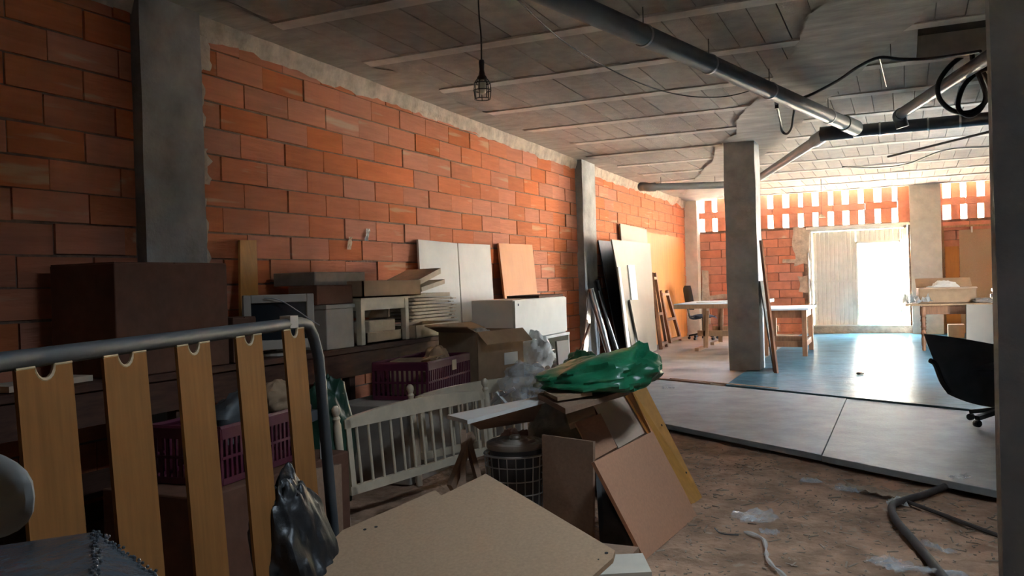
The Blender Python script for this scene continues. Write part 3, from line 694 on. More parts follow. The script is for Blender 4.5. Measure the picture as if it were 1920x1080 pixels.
tag(MB().slab([PD(1812, 571, 13.0), PD(1868, 571, 13.0), PD(1868, 700, 13.0), PD(1812, 700, 13.0)], .02).build('grey_standing_board', GREYP), 'upright grey-brown panel in front of the turned-leg table', 'board')
# sheets on the far right wall
pf = thing('panel_frame', PY(1760, 620, FY-.12), 'pale timber frame fixed round panels on the far wall', 'frame')
fx0, fx1, fz1 = .735, 2.4, 2.20
b = MB().box((fx0, FY-.14, BZ), (fx0+.035, FY-.08, fz1)); b.build('upright', WOODP, pf)
MB().box((fx0, FY-.14, fz1), (fx1, FY-.08, fz1+.035)).build('top_rail', WOODP, pf); MB().box((1.25, FY-.15, fz1-.12), (1.28, FY-.14, fz1)).build('hook', WHITE, pf)
tag(MB().prism([Vector((1.04, FY-.14, BZ+.01)), Vector((2.2, FY-.14, BZ+.01)), Vector((2.2, FY-.10, 2.14)), Vector((1.04, FY-.10, 2.14))], (0, .02, 0)).build('chipboard_sheet', CHIP), 'tall chipboard sheet standing inside the timber frame', 'board')
tag(MB().prism([Vector((.78, FY-.14, BZ+.01)), Vector((1.03, FY-.14, BZ+.01)), Vector((1.03, FY-.10, 1.82)), Vector((.78, FY-.10, 1.82))], (0, .02, 0)).build('plywood_strip', PLY), 'narrow orange plywood strip beside the tall chipboard sheet', 'board')
tag(MB().prism([Vector((1.1, 17.6, BZ+.02)), Vector((1.5, 17.6, BZ+.02)), Vector((1.5, 17.7, .62)), Vector((1.1, 17.7, .62))], (0, .03, 0)).build('plywood_offcut', PLY), 'short orange plywood offcut standing behind the turned-leg table', 'board')
tag(MB().box((.75, 17.9, BZ+.015), (1.02, 18.2, .33)).build('small_carton', CARD), 'small carton on the floor behind the turned-leg table', 'box')
# black executive chair by the right column
oc, W = office_chair((.74, 7.95, BZ+.015), R(200), 'black executive chair tilted back beside the dark column', LEATHER, tilt=.45, bw=.56, bh=.46, s=.98, back=False)
Lc = Vector((.74, 7.95, BZ))
def bk(u, v, off):
    top = lerp(PD(1732, 626, 6.8), PD(1905, 655, 7.0), u)+Vector((0, 0, .035*math.sin(u*math.pi)))
    bot = lerp(PD(1776, 738, 6.95), PD(1890, 765, 7.15), u)
    p = lerp(bot, top, v); n = Vector((.25, .9, .3)).normalized()
    return p+n*(off*(1-abs(2*u-1)**4*.8)*(1-abs(2*v-1)**6*.8)-.06*math.sin(u*math.pi))
b = MB(); b.sheet(lambda u, v: bk(u, v, .05), 12, 12); b.sheet(lambda u, v: bk(u, v, -.05), 12, 12); b.build('backrest', LEATHER, oc, smooth=True)
MB().tube(spline([PD(1744, 676, 6.8), PD(1754, 684, 6.82), PD(1766, 715, 6.88), PD(1780, 735, 6.93)], 4), .02, 8).build('back_edge_trim', BLACK, oc, smooth=True)
MB().tube(spline([PD(1800, 725, 7.0), PD(1850, 745, 7.2), Lc+Vector((0, 0, .46))], 4), .03, 8).build('back_bracket', BLACK, oc)
# ================================================================== LEANING STOCK BEYOND THE WALL COLUMN
def lean(name, bl_, br_, tr_, tl_, th, m, label, cat='board', group=None):
    return tag(MB().slab([bl_, br_, tr_, tl_], th).build(name, m), label, cat, group)
lean('plywood_sheet', Vector((WX+.08, 14.2, BZ+.012)), Vector((WX+.08, 18.6, BZ+.012)), Vector((WX+.045, 18.62, 2.22)), Vector((WX+.045, 14.0, 2.24)), .018, PLY, 'wide orange plywood sheet leaning on the brick wall by the corner')
lean('white_topped_sheet', Vector((WX+.14, 14.1, BZ+.012)), Vector((WX+.14, 15.6, BZ+.012)), Vector((WX+.075, 15.6, 2.28)), Vector((WX+.075, 13.95, 2.30)), .018, GREYP, 'pale sheet standing proud above the orange plywood')
lean('dark_sheet', Vector((WX+.40, 12.75, BZ+.01)), Vector((WX+.40, 14.6, BZ+.01)), Vector((WX+.10, 14.6, 1.98)), Vector((WX+.10, 12.7, 1.98)), .018, DARKP, 'black sheet leaning behind the tall grey board')
lean('grey_board', PZ(1190, 678, BZ+.01), Vector((-4.02, 14.95, BZ+.01)), Vector((WX+.20, 15.35, 2.0)), PP(1147, 449, PZ(1190, 678, BZ+.01), Vector((-4.02, 14.95, BZ+.01)), Vector((WX+.20, 15.35, 2.0))), .02, GREYP, 'tall grey-brown board leaning on the brick wall')
nB = Vector((.10, -.02, 0))
GB = [PZ(1190, 678, BZ+.01), Vector((-4.02, 14.95, BZ+.01)), Vector((WX+.20, 15.35, 2.0))]
gn = (GB[1]-GB[0]).cross(GB[2]-GB[0]).normalized(); gn = gn if gn.x > 0 else -gn
def strip(x0, x1, y0, xt0, xt1, yt, th, m, name, label, off):
    P = [p+gn*(off+th) for p in GB]; lean(name, PP(x0, y0, *P), PP(x1, y0-2, *P), PP(xt1, yt, *P), PP(xt0, yt, *P), th, m, label, 'strip')
strip(1180, 1186, 679, 1159, 1163, 501, .02, WHITE, 'white_strip', 'thin white strip leaning on the tall grey board', .002)
strip(1197, 1208, 674, 1178, 1190, 497, .02, WHITE, 'white_strip', 'wider white strip leaning on the tall grey board', .002)
strip(1203, 1221, 671, 1181, 1198, 562, .02, GREYP, 'short_plank', 'short pale plank leaning on the tall grey board', .026)
def ladder(x0, x1, y0, xt0, xt1, yt, label, dd0):
    t = thing('wooden_frame', PZ(x0, y0, BZ+.012), label, 'rack', None)  # ladder-like wooden frame leaning at the wall
    a, c_ = PZ(x0, y0, BZ+.012), PZ(x1, y0-5, BZ+.012); d1 = px(a)[2]+.25; d2 = px(c_)[2]+.25
    ta, tb = PX(xt0, yt, WX+.16), PX(xt1, yt, WX+.14)
    for p, q in ((a, ta), (c_, tb)): MB().bar(p, q, .06, .05).build('stile', WOOD, t)
    for s in (.06, .45, .93): MB().bar(lerp(a, ta, s), lerp(c_, tb, s), .07, .05).build('rail', WOOD, t)
ladder(1239, 1250, 655, 1222, 1228, 512, 'tall slim brown wooden frame leaning before the orange plywood', 0)
ladder(1257, 1276, 643, 1238, 1250, 545, 'short wide brown wooden frame leaning before the orange plywood', 0)
# metal profiles and rods by the column
def rod(name, a, b_, r, m, label, cat='rod'): return tag(MB().tube([a, b_], r, 10).build(name, m, smooth=True), label, cat)
rod('metal_tube', PZ(1149, 690, .05), PX(1108, 541, WX+.20), .05, ALU, 'shiny aluminium tube leaning on the narrow wall column', 'tube')
lean('aluminium_angle', PX(1090, 715, WX+.42), PX(1097, 715, WX+.42), PX(1113, 543, WX+.16), PX(1104, 543, WX+.16), .01, ALU, 'pale aluminium angle strip leaning on the narrow wall column', 'strip')
rod('dark_pole', PZ(1158, 676, .08), PX(1120, 525, WX+.16), .03, DARKM, 'dark metal pole leaning beside the shiny aluminium tube', 'pole')
rod('grey_pole', PZ(1166, 680, .08), PX(1122, 545, WX+.16), .02, METAL, 'thin grey pole leaning beside the dark metal pole', 'pole')
rod('broom_stick', PZ(1057, 738, .01), PD(1106, 608, 11.2), .014, WOODD, 'dark broomstick standing askew behind the green bag', 'stick')
# ================================================================== BENCH ALONG THE WALL
BT = .90; BX = -3.78
be = thing('workbench', (-4.1, 5, 0), 'long dark wooden workbench along the brick wall', 'bench')
MB().box((WX+.05, 2.0, BT-.04), (BX, 7.15, BT)).build('bench_top', WOODD, be, bevel=.005)
MB().box((BX-.06, 2.0, BT-.22), (BX-.02, 7.1, BT-.04)).build('front_apron', WOODD, be)
for y in (2.1, 3.7, 5.4, 7.0):
    for x in (WX+.12, BX-.08): MB().box((x-.035, y-.035, -.01), (x+.035, y+.035, BT-.04)).build('leg', WOODD, be)
MB().box((WX+.1, 2.05, .30), (BX-.05, 7.05, .33)).build('lower_shelf', WOODD, be)
def carton(name, x0, x1, y0, y1, z0, z1, m, label, lid=True, tape=True):
    t = thing(name, ((x0+x1)/2, (y0+y1)/2, z0), label, 'box')
    MB().box((x0, y0, z0), (x1, y1, z1)).build('body', m, t, bevel=.006)
    if lid:
        g_ = .006; ym = (y0+y1)/2
        MB().box((x0+.004, y0+.004, z1), (x1-.004, ym-g_, z1+.006)).build('flap', m, t); MB().box((x0+.004, ym+g_, z1), (x1-.004, y1-.004, z1+.006)).build('flap', m, t)
    return t
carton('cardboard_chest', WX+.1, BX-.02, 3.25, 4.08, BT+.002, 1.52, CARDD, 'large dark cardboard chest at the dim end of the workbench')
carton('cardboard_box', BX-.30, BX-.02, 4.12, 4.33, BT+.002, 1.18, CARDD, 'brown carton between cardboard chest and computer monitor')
tag(MB().slab([PX(452, 600, WX+.16), PX(486, 600, WX+.16), PX(481, 450, WX+.05), PX(450, 450, WX+.05)], .02).build('yellow_plank', YELLOW), 'yellow-brown plank standing against the bricks behind the monitor', 'plank')
# CRT monitor
mo = thing('computer_monitor', (-3.95, 4.7, BT), 'old beige tube computer monitor with a dark screen on the workbench', 'monitor')
ang = R(52); mc = Vector((-3.93, 4.67, 0)); fx = Vector((math.cos(ang), math.sin(ang), 0)); fy = Vector((-math.sin(ang), math.cos(ang), 0))   # fx width direction, fy depth (away)
def mw(x, y, z): return mc+fx*x+fy*y+Vector((0, 0, BT+z))
def fr(x0, x1, z0, z1, y0, y1):
    return [mw(x0, y0, z0), mw(x1, y0, z0), mw(x1, y0, z1), mw(x0, y0, z1)], fy*(y1-y0)
b = MB()
for x0, x1, z0, z1 in ((-.235, -.185, .05, .42), (.185, .235, .05, .42), (-.185, .185, .365, .42), (-.185, .185, .05, .115)): q, o_ = fr(x0, x1, z0, z1, -.14, -.08); b.prism(q, o_)
b.build('bezel', PLASTICB, mo, bevel=.006)
q, o_ = fr(-.187, .187, .113, .367, -.115, -.10); MB().prism(q, o_).build('screen', SCREEN, mo)
b = MB(); f0 = [mw(-.23, -.085, .055), mw(.23, -.085, .055), mw(.23, -.085, .415), mw(-.23, -.085, .415)]; f1 = [mw(-.15, .20, .09), mw(.15, .20, .09), mw(.15, .20, .36), mw(-.15, .20, .36)]
b.add(f0+f1, [(0,1,2,3),(7,6,5,4),(0,4,5,1),(1,5,6,2),(2,6,7,3),(3,7,4,0)]); b.build('housing', PLASTICB, mo, bevel=.01)
MB().lathe([(.12, .002), (.12, .02), (.05, .03), (.05, .06)], mw(0, .02, 0), n=16).build('foot', PLASTICB, mo)
tag(MB().tube(spline([mw(-.10, -.16, .40), mw(0, -.17, .38), mw(.12, -.17, .30), mw(.2, -.17, .24), mw(.26, -.17, .20)], 5), .005, 6).build('grey_lead', METAL), 'thin grey lead hanging across the monitor screen', 'cable')
# boxes next to the monitor
def onb(x, y, X): return PX(x, y, X)
t = thing('white_box', (-3.95, 5.3, BT), 'plain off-white box on the workbench beside the monitor', 'box')
MB().box((-4.05, 5.08, BT+.002), (BX-.03, 5.42, BT+.30)).build('body', mat('grey_white_card', (.42, .38, .32), .8, var=.06), t, bevel=.006); MB().box((-4.06, 5.07, BT+.30), (BX-.02, 5.43, BT+.33)).build('lid', mat('grey_white_card', (.42, .38, .32)), t, bevel=.004)
carton('cardboard_box', -4.10, BX-.06, 5.02, 5.46, BT+.332, BT+.47, CARDD, 'flat brown carton lying on the off-white box')
t = carton('cardboard_tray', -4.30, BX-.14, 5.1, 5.75, BT+.475, BT+.575, CARDG, 'grey cardboard lid box topmost beside the white stool', lid=False)
# white stool frame with carton lid on it
sx0, sx1, sy0, sy1 = -4.18, BX-.03, 5.52, 6.22; sz = 1.25
t = thing('white_stool', (-4, 5.87, BT), 'small white wooden stool frame standing on the workbench', 'stool')
for x in (sx0, sx1-.05):
    for y in (sy0, sy1-.05): MB().box((x, y, BT+.002), (x+.05, y+.05, sz)).build('leg', CREAM, t, bevel=.004)
for x in (sx0+.01, sx1-.04): MB().box((x, sy0+.05, sz-.08), (x+.03, sy1-.05, sz)).build('apron', CREAM, t)
for y in (sy0+.01, sy1-.04): MB().box((sx0+.05, y, sz-.08), (sx1-.05, y+.03, sz)).build('apron', CREAM, t)
MB().box((sx0-.01, sy0-.01, sz), (sx1+.01, sy1+.01, sz+.018)).build('seat', CREAM, t)
t = thing('cardboard_lid', (-4, 5.8, sz+.02), 'shallow brown cardboard lid lying on the white stool', 'box')
open_box(t, rect(-4.02, 5.93, sz+.02, .5, .86, 0), .13, .012, CARD)
MB().box((-4.26, 5.51, sz+.14), (-3.78, 6.35, sz+.152)).build('top_panel', CARD, t)
t = thing('small_carton', (-3.95, 5.95, BT+.2), 'small brown carton between the legs of the white stool', 'box')
open_box(t, rect(-3.97, 5.98, BT+.20, .2, .2, .5), .17, .008, CARD)
t = thing('wooden_tray', (-3.95, 5.9, BT), 'shallow wooden tray under the white stool', 'tray')
open_box(t, rect(-3.96, 5.86, BT+.003, .28, .52, .0), .09, .014, TRAY)
tag(MB().box((-4.05, 5.72, BT+.06), (-3.87, 6.1, BT+.185)).build('paper_bundle', FILE, bevel=.01), 'bundle of papers lying in the wooden tray', 'papers')
tag(blob('grey_shoe', (-3.98, 5.74, BT+.285), (.06, .15, .10), CARDG, amp=.15, seed=5), 'dusty grey shoe-like lump leaning inside the white stool', 'shoe')
# stack of document trays
n = 8
for i in range(n):
    z = BT+.14+i*.030+(.0 if i < 7 else (i-7)*.012); sh = rb.uniform(-.03, .03)+(0 if i < 6 else -.02*(i-6)); 
    q = rect(-4.02+rb.uniform(-.02, .02), 6.62+sh, z, .42, .70-.02*max(0, i-5), rb.uniform(-.06, .06))
    t = tag(MB().prism(q, (0, 0, .022 if i < 7 else .034)).build('file_folder', FILE, bevel=.003), ('lowest buff folder of the stack beside the white stool' if i == 0 else 'topmost flat buff folder of the stack beside the white stool' if i == n-1 else 'buff cardboard folder inside the stack beside the white stool'), 'folder', 'folders stacked on the workbench')
    if i % 2 == 0 or i < 6:
        for s in (0, 1): MB().box((q[1+s].x-.02, q[1+s].y-.03, z+.004), (q[1+s].x+.03, q[1+s].y+.03, z+.012)).build('tab', FILE, t)
q = rect(-4.0, 6.66, BT+.395, .36, .50, .1); q = [p+Vector((0, 0, (p.y-6.4)*.13)) for p in q]
tag(MB().prism(q, (0, 0, .04)).build('open_folder', FILE), 'tilted pale folder on top of the tall folder stack', 'folder')
q = rect(-4.0, 6.62, BT+.45, .34, .44, .05); q = [p+Vector((0, 0, (p.y-6.4)*.24)) for p in q]
tag(MB().prism(q, (0, 0, .05)).build('ring_binder', FILE), 'tilted pale binder topmost on the folder stack', 'binder')
t = thing('wooden_tray', (-4, 6.7, BT), 'pale wooden tray under the tall folder stack', 'tray')
open_box(t, rect(-3.99, 6.68, BT+.003, .40, .86, .05), .11, .014, TRAY)
# panels leaning on the wall above the bench
def wpan(name, x0, x1, y0, y1, b0, b1, m, label, th=.02):
    lean(name, PX(b0, 690, WX+.24), PX(b1, 690, WX+.24), PX(x1, y1, WX+.06), PX(x0, y0, WX+.06), th, m, label)
wpan('white_board', 784, 857, 449, 456, 798, 870, WHITE, 'white board nearer the folder stack, leaning on the bricks')
wpan('white_board', 859, 919, 456, 459, 873, 934, WHITE, 'white board beside the orange one, leaning on the bricks')
wpan('orange_board', 935, 998, 456, 459, 962, 1022, mat('orange_laminate', (.66, .27, .08), .55, var=.04, scale=3, stretch=(4, 4, .5)), 'orange wood-effect board leaning on the bricks', .025)
tag(MB().box((WX+.05, 7.25, .0), (WX+.40, 10.9, .24)).build('low_plinth', WOODD), 'low dark plinth carrying the leaning panels', 'plinth')
# paper scraps on the wall
for k_, (x, y) in enumerate(((687, 440), (654, 456))):
    p = PX(x, y, WX+.02); tag(MB().sheet(lambda u, v: (p.x+.02*noise.noise(Vector((u*3, v*3, k_))), p.y+(u-.5)*.06+.03*v, p.z+(v-.5)*.11), 4, 5).build('paper_scrap', WHITE if k_ == 0 else LABELP), ('white' if k_ == 0 else 'tan')+' paper scrap stuck to the brick wall', 'paper')
# white cabinet on a shelf unit
cx0, cx1, cy0, cy1 = -4.0, -3.52, 7.75, 9.2
su = thing('shelf_unit', (-3.75, 8.5, 0), 'low white shelf unit carrying the white cabinet', 'shelf')
MB().box((cx0-.02, cy0+.02, .74), (cx1+.02, cy1+.02, .77)).build('top_panel', WHITE, su); MB().box((cx0, cy0+.02, .45), (cx1+.02, cy1, .47)).build('shelf', WHITE, su); MB().box((cx0, cy0+.02, .03), (cx1+.02, cy1, .06)).build('bottom_panel', WHITE, su)
for y in (cy0+.02, cy1-.01): MB().box((cx0, y-.01, 0), (cx1+.02, y+.012, .74)).build('side_panel', WHITE, su)
MB().box((cx0-.02, cy0, .03), (cx0, cy1, .75)).build('back_panel', WHITE, su)
ca_ = thing('white_cabinet', (-3.75, 8.5, .77), 'white laminate cabinet lying on the low shelf unit', 'cabinet')
MB().box((cx0, cy0, .772), (cx1-.02, cy1, 1.18)).build('carcass', WHITE, ca_, bevel=.004)
MB().box((cx1-.018, cy0+.01, .785), (cx1, cy1-.01, 1.17)).build('door', WHITE, ca_, bevel=.003)
for y, z in ((cy0+.09, 1.13), (cy0+.09, .82)): MB().tube([(cx1-.002, y, z), (cx1+.004, y, z)], .012, 10).build('screw_cap', DARKM, ca_)
tag(MB().box((cx0+.05, cy0+.75, 1.182), (cx1-.05, cy1+.02, 1.21)).build('dark_board', WOODD), 'thin dark board lying on the white cabinet', 'board')
tag(blob('white_bag', (-3.42, 8.0, .60), (.16, .22, .22), CLEARG, amp=.35, seed=11), 'knotted translucent white carrier bag before the shelf unit', 'bag')
tag(blob('white_bag', (-3.62, 8.7, .555), (.12, .22, .11), CLEARG, amp=.35, seed=14), 'flattened translucent white bag lying on the shelf', 'bag')
tag(MB().box((cx0+.1, 8.55, .065), (cx1-.02, 9.05, .40)).build('grey_carton', GREYP, bevel=.01), 'grey carton on the bottom of the shelf unit', 'box')
go_ = [PD(1052, 700, 9.3), PD(1074, 700, 9.5)]
tag(MB().prism([Vector((go_[0].x, go_[0].y, 0)), Vector((go_[1].x, go_[1].y, 0)), Vector((go_[1].x-.04, go_[1].y, .70)), Vector((go_[0].x-.04, go_[0].y, .70))], (-.03, .02, 0)).build('grey_offcut', GREYP), 'grey board offcut leaning at the end of the shelf unit', 'board')
# chest with crate and box
tag(MB().box((-3.70, 4.95, 0), (-3.06, 6.95, .53)).build('white_chest', mat('dusty_white', (.36, .32, .27), .8, var=.1), bevel=.008), 'long dusty white chest before the workbench', 'chest')
ct = thing('plastic_crate', (-3.35, 5.6, .53), 'purple plastic crate of odds and ends on the dusty chest', 'crate')
q0 = rect(-3.35, 5.66, .534, .42, .84, .12); zc = .26
def crate(root, q, h, m):
    cc = sum(q, Vector())/4
    MB().prism(q, (0, 0, .012)).build('base', m, root)
    up_ = Vector((0, 0, 1))
    for i in range(4):
        a, c_ = q[i], q[(i+1) % 4]; nrm = (c_-a).cross(up_).normalized()*.012
        b = MB(); L = (c_-a).length; k = int(L/.035)
        for z0, z1 in ((0, .03), (h*.45, h*.5), (h-.05, h)): b.prism([a+up_*z0, c_+up_*z0, c_+up_*z1, a+up_*z1], nrm)
        for j in range(k+1):
            s = lerp(a, c_, (j)/k); dv = (c_-a).normalized()*.008; b.prism([s-dv, s+dv, s+dv+up_*h, s-dv+up_*h], nrm*.8)
        b.build('grid_side', m, root)
    b = MB().tube([p+up_*h for p in q+[q[0]]], .013, 6); b.build('rim', m, root)
crate(ct, q0, zc, PURPLE)
MB().prism([lerp(q0[1], q0[2], .52)+Vector((.022, 0, .17)), lerp(q0[1], q0[2], .62)+Vector((.022, 0, .17)), lerp(q0[1], q0[2], .62)+Vector((.022, 0, .245)), lerp(q0[1], q0[2], .52)+Vector((.022, 0, .245))], (-.004, 0, 0)).build('paper_label', LABELP, ct)
t = thing('open_carton', (-3.4, 5.5, .7), 'small open carton inside the purple crate', 'box'); open_box(t, rect(-3.38, 5.52, .55, .24, .30, .3), .25, .006, CARD, flaps=((1, .12, .02),))
tag(blob('brown_paper', (-3.35, 5.86, .735), (.10, .13, .14), CARD, amp=.25, seed=21), 'crumpled brown paper bundle in the purple crate', 'paper')
t = thing('cardboard_box', (-3.3, 6.4, .53), 'tall open cardboard box with raised flaps on the dusty chest', 'box')
open_box(t, rect(-3.28, 6.52, .534, .42, .62, -.22), .42, .008, CARD, flaps=((0, .12, .05), (1, .10, -.10), (3, .16, .05)))
q = rect(-3.28, 6.52, .534, .42, .62, -.22); a_, c_ = q[1], q[2]
MB().prism([lerp(a_, c_, .55)+Vector((.004, 0, .13)), lerp(a_, c_, .85)+Vector((.004, 0, .13)), lerp(a_, c_, .85)+Vector((.004, 0, .23)), lerp(a_, c_, .55)+Vector((.004, 0, .23))], (.003, 0, 0)).build('paper_label', WHITE, t)
tag(blob('white_bag', (-3.25, 6.45, .93), (.07, .12, .05), CLEARG, amp=.3, seed=31), 'scrap of white plastic in the tall cardboard box', 'bag')
# ================================================================== CRIB
cw = .045
F0, F1 = Vector((-2.89, 4.03, 0)), Vector((-2.66, 5.34, 0)); K0_, K1_ = Vector((-3.00, 5.02, 0)), Vector((-2.56, 6.25, 0))
lv = Vector((-.10, -.09, 0))     # lean of the panels at the top
def crib_side(root, P0, P1, z0, z1, arch, nsp, posts):
    upl = Vector((lv.x*.5, lv.y*.5, 1))
    def at(s, z): return lerp(P0, P1, s)+upl*z
    r_ = MB(); seg = 14
    for i in range(seg):
        s0, s1 = i/seg, (i+1)/seg; h0 = z1+arch*math.sin(s0*math.pi)**.7; h1 = z1+arch*math.sin(s1*math.pi)**.7
        r_.prism([at(s0, z1-.05), at(s1, z1-.05), at(s1, h1), at(s0, h0)], (.028, -.008, 0))
    r_.build('top_rail', CREAM, root)
    MB().prism([at(0, z0), at(1, z0), at(1, z0+.05), at(0, z0+.05)], (.028, -.008, 0)).build('bottom_rail', CREAM, root)
    for s in (.02, .98): MB().prism([at(s-.014, z0), at(s+.014, z0), at(s+.014, z1), at(s-.014, z1)], (.028, -.008, 0)).build('stile', CREAM, root)
    for i in range(nsp):
        s = (i+1)/(nsp+1); MB().tube([at(s, z0+.04)+Vector((.014, 0, 0)), at(s, z1-.04)+Vector((.014, 0, 0))], .009, 8).build('spindle', CREAM, root, smooth=True)
    for s in posts:
        p = at(s, 0)+Vector((.01, -.0, 0)); q = upl
        MB().lathe([(.022, 0), (.024, .04), (.024, z1-.02), (.018, z1+.0), (.024, z1+.015), (.016, z1+.03), (.026, z1+.055), (.024, z1+.075), (.010, z1+.09)], p, axis=q, n=10).build('post', CREAM, root, smooth=True)
cb_ = thing('baby_crib', F0, 'cream painted baby crib with turned spindles and finial posts', 'crib')
crib_side(cb_, F0, F1, .17, .60, .045, 13, (-.035, 1.03)); crib_side(cb_, K0_, K1_, .17, .60, .045, 12, (-.035, 1.03))
# ================================================================== PILE OF BOARDS, BIN
bn = thing('waste_bin', (-2.12, 4.62, 0), 'lidded metal bin held in a wire basket', 'bin'); bc = Vector((-2.12, 4.62, 0))
MB().lathe([(.14, .02), (.145, .03), (.155, .36), (.16, .38)], bc, n=24).build('body', DARKM, bn, smooth=True)
ld = MB().lathe([(.168, .375), (.173, .385), (.173, .408), (.158, .416), (.150, .402), (.124, .410), (.116, .424), (.106, .410), (.078, .414), (.070, .428), (.060, .415), (.002, .418)], bc, n=28).build('lid', LID, bn, smooth=True)
MB().lathe([(.03, .414), (.036, .432), (.028, .446), (.002, .449)], bc, n=14).build('knob', LID, ld, smooth=True)
for z, r in ((.012, .165), (.12, .172), (.20, .176), (.28, .18), (.345, .186)):
    MB().tube([bc+Vector((r*math.cos(R(12*i)), r*math.sin(R(12*i)), z)) for i in range(31)], .004 if z < .34 else .007, 6).build('basket_ring', METAL, bn)
for i in range(22):
    a = i*2*math.pi/22; MB().tube([bc+Vector((.165*math.cos(a), .165*math.sin(a), .012)), bc+Vector((.186*math.cos(a), .186*math.sin(a), .345))], .0028, 5).build('basket_wire', METAL, bn)
# big chipboard with notch, leaning towards the camera on a box
pa, pb, pc_ = PZ(642, 995, .45), PZ(911, 888, .565), PZ(1153, 1032, .45)
nn_ = (pb-pa).cross(pc_-pa).normalized()
def onboard(x, y, off=0): return PP(x, y, pa, pb, pc_)-Vector((0, 0, off))
cbd = thing('notched_board', onboard(850, 1000), 'large notched tan chipboard panel propped on a carton beside the crib', 'board')
MB().slab([onboard(*p) for p in ((642, 994), (816, 919), (828, 929), (911, 888), (1153, 1032), (1149, 1046), (1000, 1180), (780, 1300), (480, 1120), (560, 1080))], .018).build('panel', CHIP, cbd)
for x, y in ((684, 993), (705, 988), (1137, 1037), (1122, 1049), (580, 1068)):
    p = onboard(x, y); n_ = nn_ if nn_.z > 0 else -nn_; MB().tube([p-n_*.002, p+n_*.0012], .0065 if y != 1049 else .003, 10).build('drilled_hole', BLACK, cbd)
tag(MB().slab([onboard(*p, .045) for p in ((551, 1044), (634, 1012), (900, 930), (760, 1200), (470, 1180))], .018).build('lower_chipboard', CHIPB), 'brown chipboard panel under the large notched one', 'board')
q = rect(-1.5, 2.62, 0, .55, .62, .6)
t = thing('support_carton', (-1.5, 2.62, 0), 'brown carton hidden under the large notched chipboard', 'box'); MB().prism(q, (0, 0, .30)).build('body', CARDD, t)
t = tag(MB().prism([PZ(1108, 1078, .2), PZ(1222, 1072, .2), PZ(1205, 1037, .2), PZ(1140, 1040, .2)], (0, 0, -.02)).build('white_offcut', mat('offwhite_board', (.62, .56, .46), .6, var=.04)), 'off-white board offcut beside the large notched chipboard', 'board')
tag(MB().box((-1.30, 3.35, 0), (-1.08, 3.62, .178)).build('wood_block', CHIPB), 'short brown block under the off-white offcut', 'block')
# big pinkish sheet and others leaning on the pile
SB, SR = PZ(1210, 1050, .005), PZ(1307, 967, .005)
ST = PZ(1224, 809, .50); SL = PP(1114, 866, SB, SR, ST)
tag(MB().slab([SB, SR, ST, SL], .018).build('pink_sheet', CHIPD), 'large pinkish chipboard sheet leaning on the board pile', 'board')
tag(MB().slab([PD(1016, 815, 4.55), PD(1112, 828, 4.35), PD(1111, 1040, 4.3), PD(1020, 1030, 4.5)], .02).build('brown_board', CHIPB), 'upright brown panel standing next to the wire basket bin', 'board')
# angled corner board
ab = thing('corner_board', PZ(1300, 942, 0), 'yellow-brown corner board with screw holes leaning over the pile', 'board')
T0, T1, T2 = PD(1168, 716, 5.55), PD(1196, 706, 5.45), PD(1210, 722, 5.45)
B2, B1_, B0_ = PZ(1318, 935, .0), PZ(1297, 946, .0), PZ(1285, 905, .03)
MB().slab([B2, B1_, PD(1176, 716, 5.42), T2], .03).build('outer_face', YELLOW, ab); MB().slab([B1_, PD(1240, 850, 5.0), PD(1165, 722, 5.5), PD(1176, 716, 5.42)], .015).build('inner_face', PLY, ab)
for x, y in ((1241, 797), (1287, 886)): p = PP(x, y, B2, B1_, T2); nv = (B1_-B2).cross(T2-B2).normalized(); nv = nv if nv.dot(CP-p) > 0 else -nv; MB().tube([p-nv*.002, p+nv*.001], .007, 8).build('screw_hole', BLACK, ab)
# boards piled under the green bag
tag(MB().slab([PD(1160, 730, 5.5), PD(1187, 722, 5.6), PD(1215, 808, 5.2), PD(1160, 840, 5.0), PD(1112, 752, 5.3)], .018).build('pale_board', mat('pale_chipboard', (.64, .47, .35), .7, var=.04)), 'pale pinkish board leaning below the green bag', 'board')
tag(MB().slab([PD(1078, 792, 5.05), PD(1126, 775, 5.1), PD(1157, 838, 4.9), PD(1115, 862, 4.8)], .018).build('pink_board', CHIPD), 'small pinkish board between pale board and large sheet', 'board')
tag(MB().slab([PZ(1008, 738, .70), PZ(1165, 716, .72), PZ(1180, 730, .71), PZ(1060, 766, .69)], .03).build('top_board', CHIPB), 'dark brown board on top of the pile under the green bag', 'board')
tag(MB().slab([PZ(1020, 733, .725), PZ(1090, 722, .735), PZ(1110, 735, .735), PZ(1045, 745, .725)], .02).build('brown_offcut', CARD), 'small brown offcut lying on the top board of the pile', 'board')
for i, (x, y) in enumerate(((1072, 775), (1096, 765))):
    tag(MB().slab([PD(x-14, y-8, 5.2), PD(x+14, y-16, 5.2), PD(x+20, y+10, 5.1), PD(x-6, y+20, 5.1)], .05).build('wood_offcut', CARD), ('lower' if i == 0 else 'upper')+' stepped brown offcut wedged under the top board', 'offcut')
tag(MB().slab([PD(1176, 742, 5.6), PD(1184, 740, 5.6), PD(1214, 806, 5.25), PD(1208, 812, 5.25)], .01).build('white_edge_strip', WHITE), 'thin white edging strip beside the corner board', 'strip')
# body of the pile: sack and boxes carrying the boards
tag(blob('grey_sack', (-2.06, 5.22, .30), (.20, .26, .36), mat('sack_cloth', (.22, .18, .14), .8, var=.2, bump=.5, bscale=10), amp=.2, seed=41), 'lumpy grey-brown sack under the pile of boards', 'sack')
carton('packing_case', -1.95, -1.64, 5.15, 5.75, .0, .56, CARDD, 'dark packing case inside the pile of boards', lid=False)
lean('dark_sheet', PZ(1125, 1020, .02), PZ(1190, 1035, .005), PD(1150, 880, 4.75), PD(1116, 868, 4.75), .015, DGREY, 'dark grey sheet standing behind the large pinkish sheet')
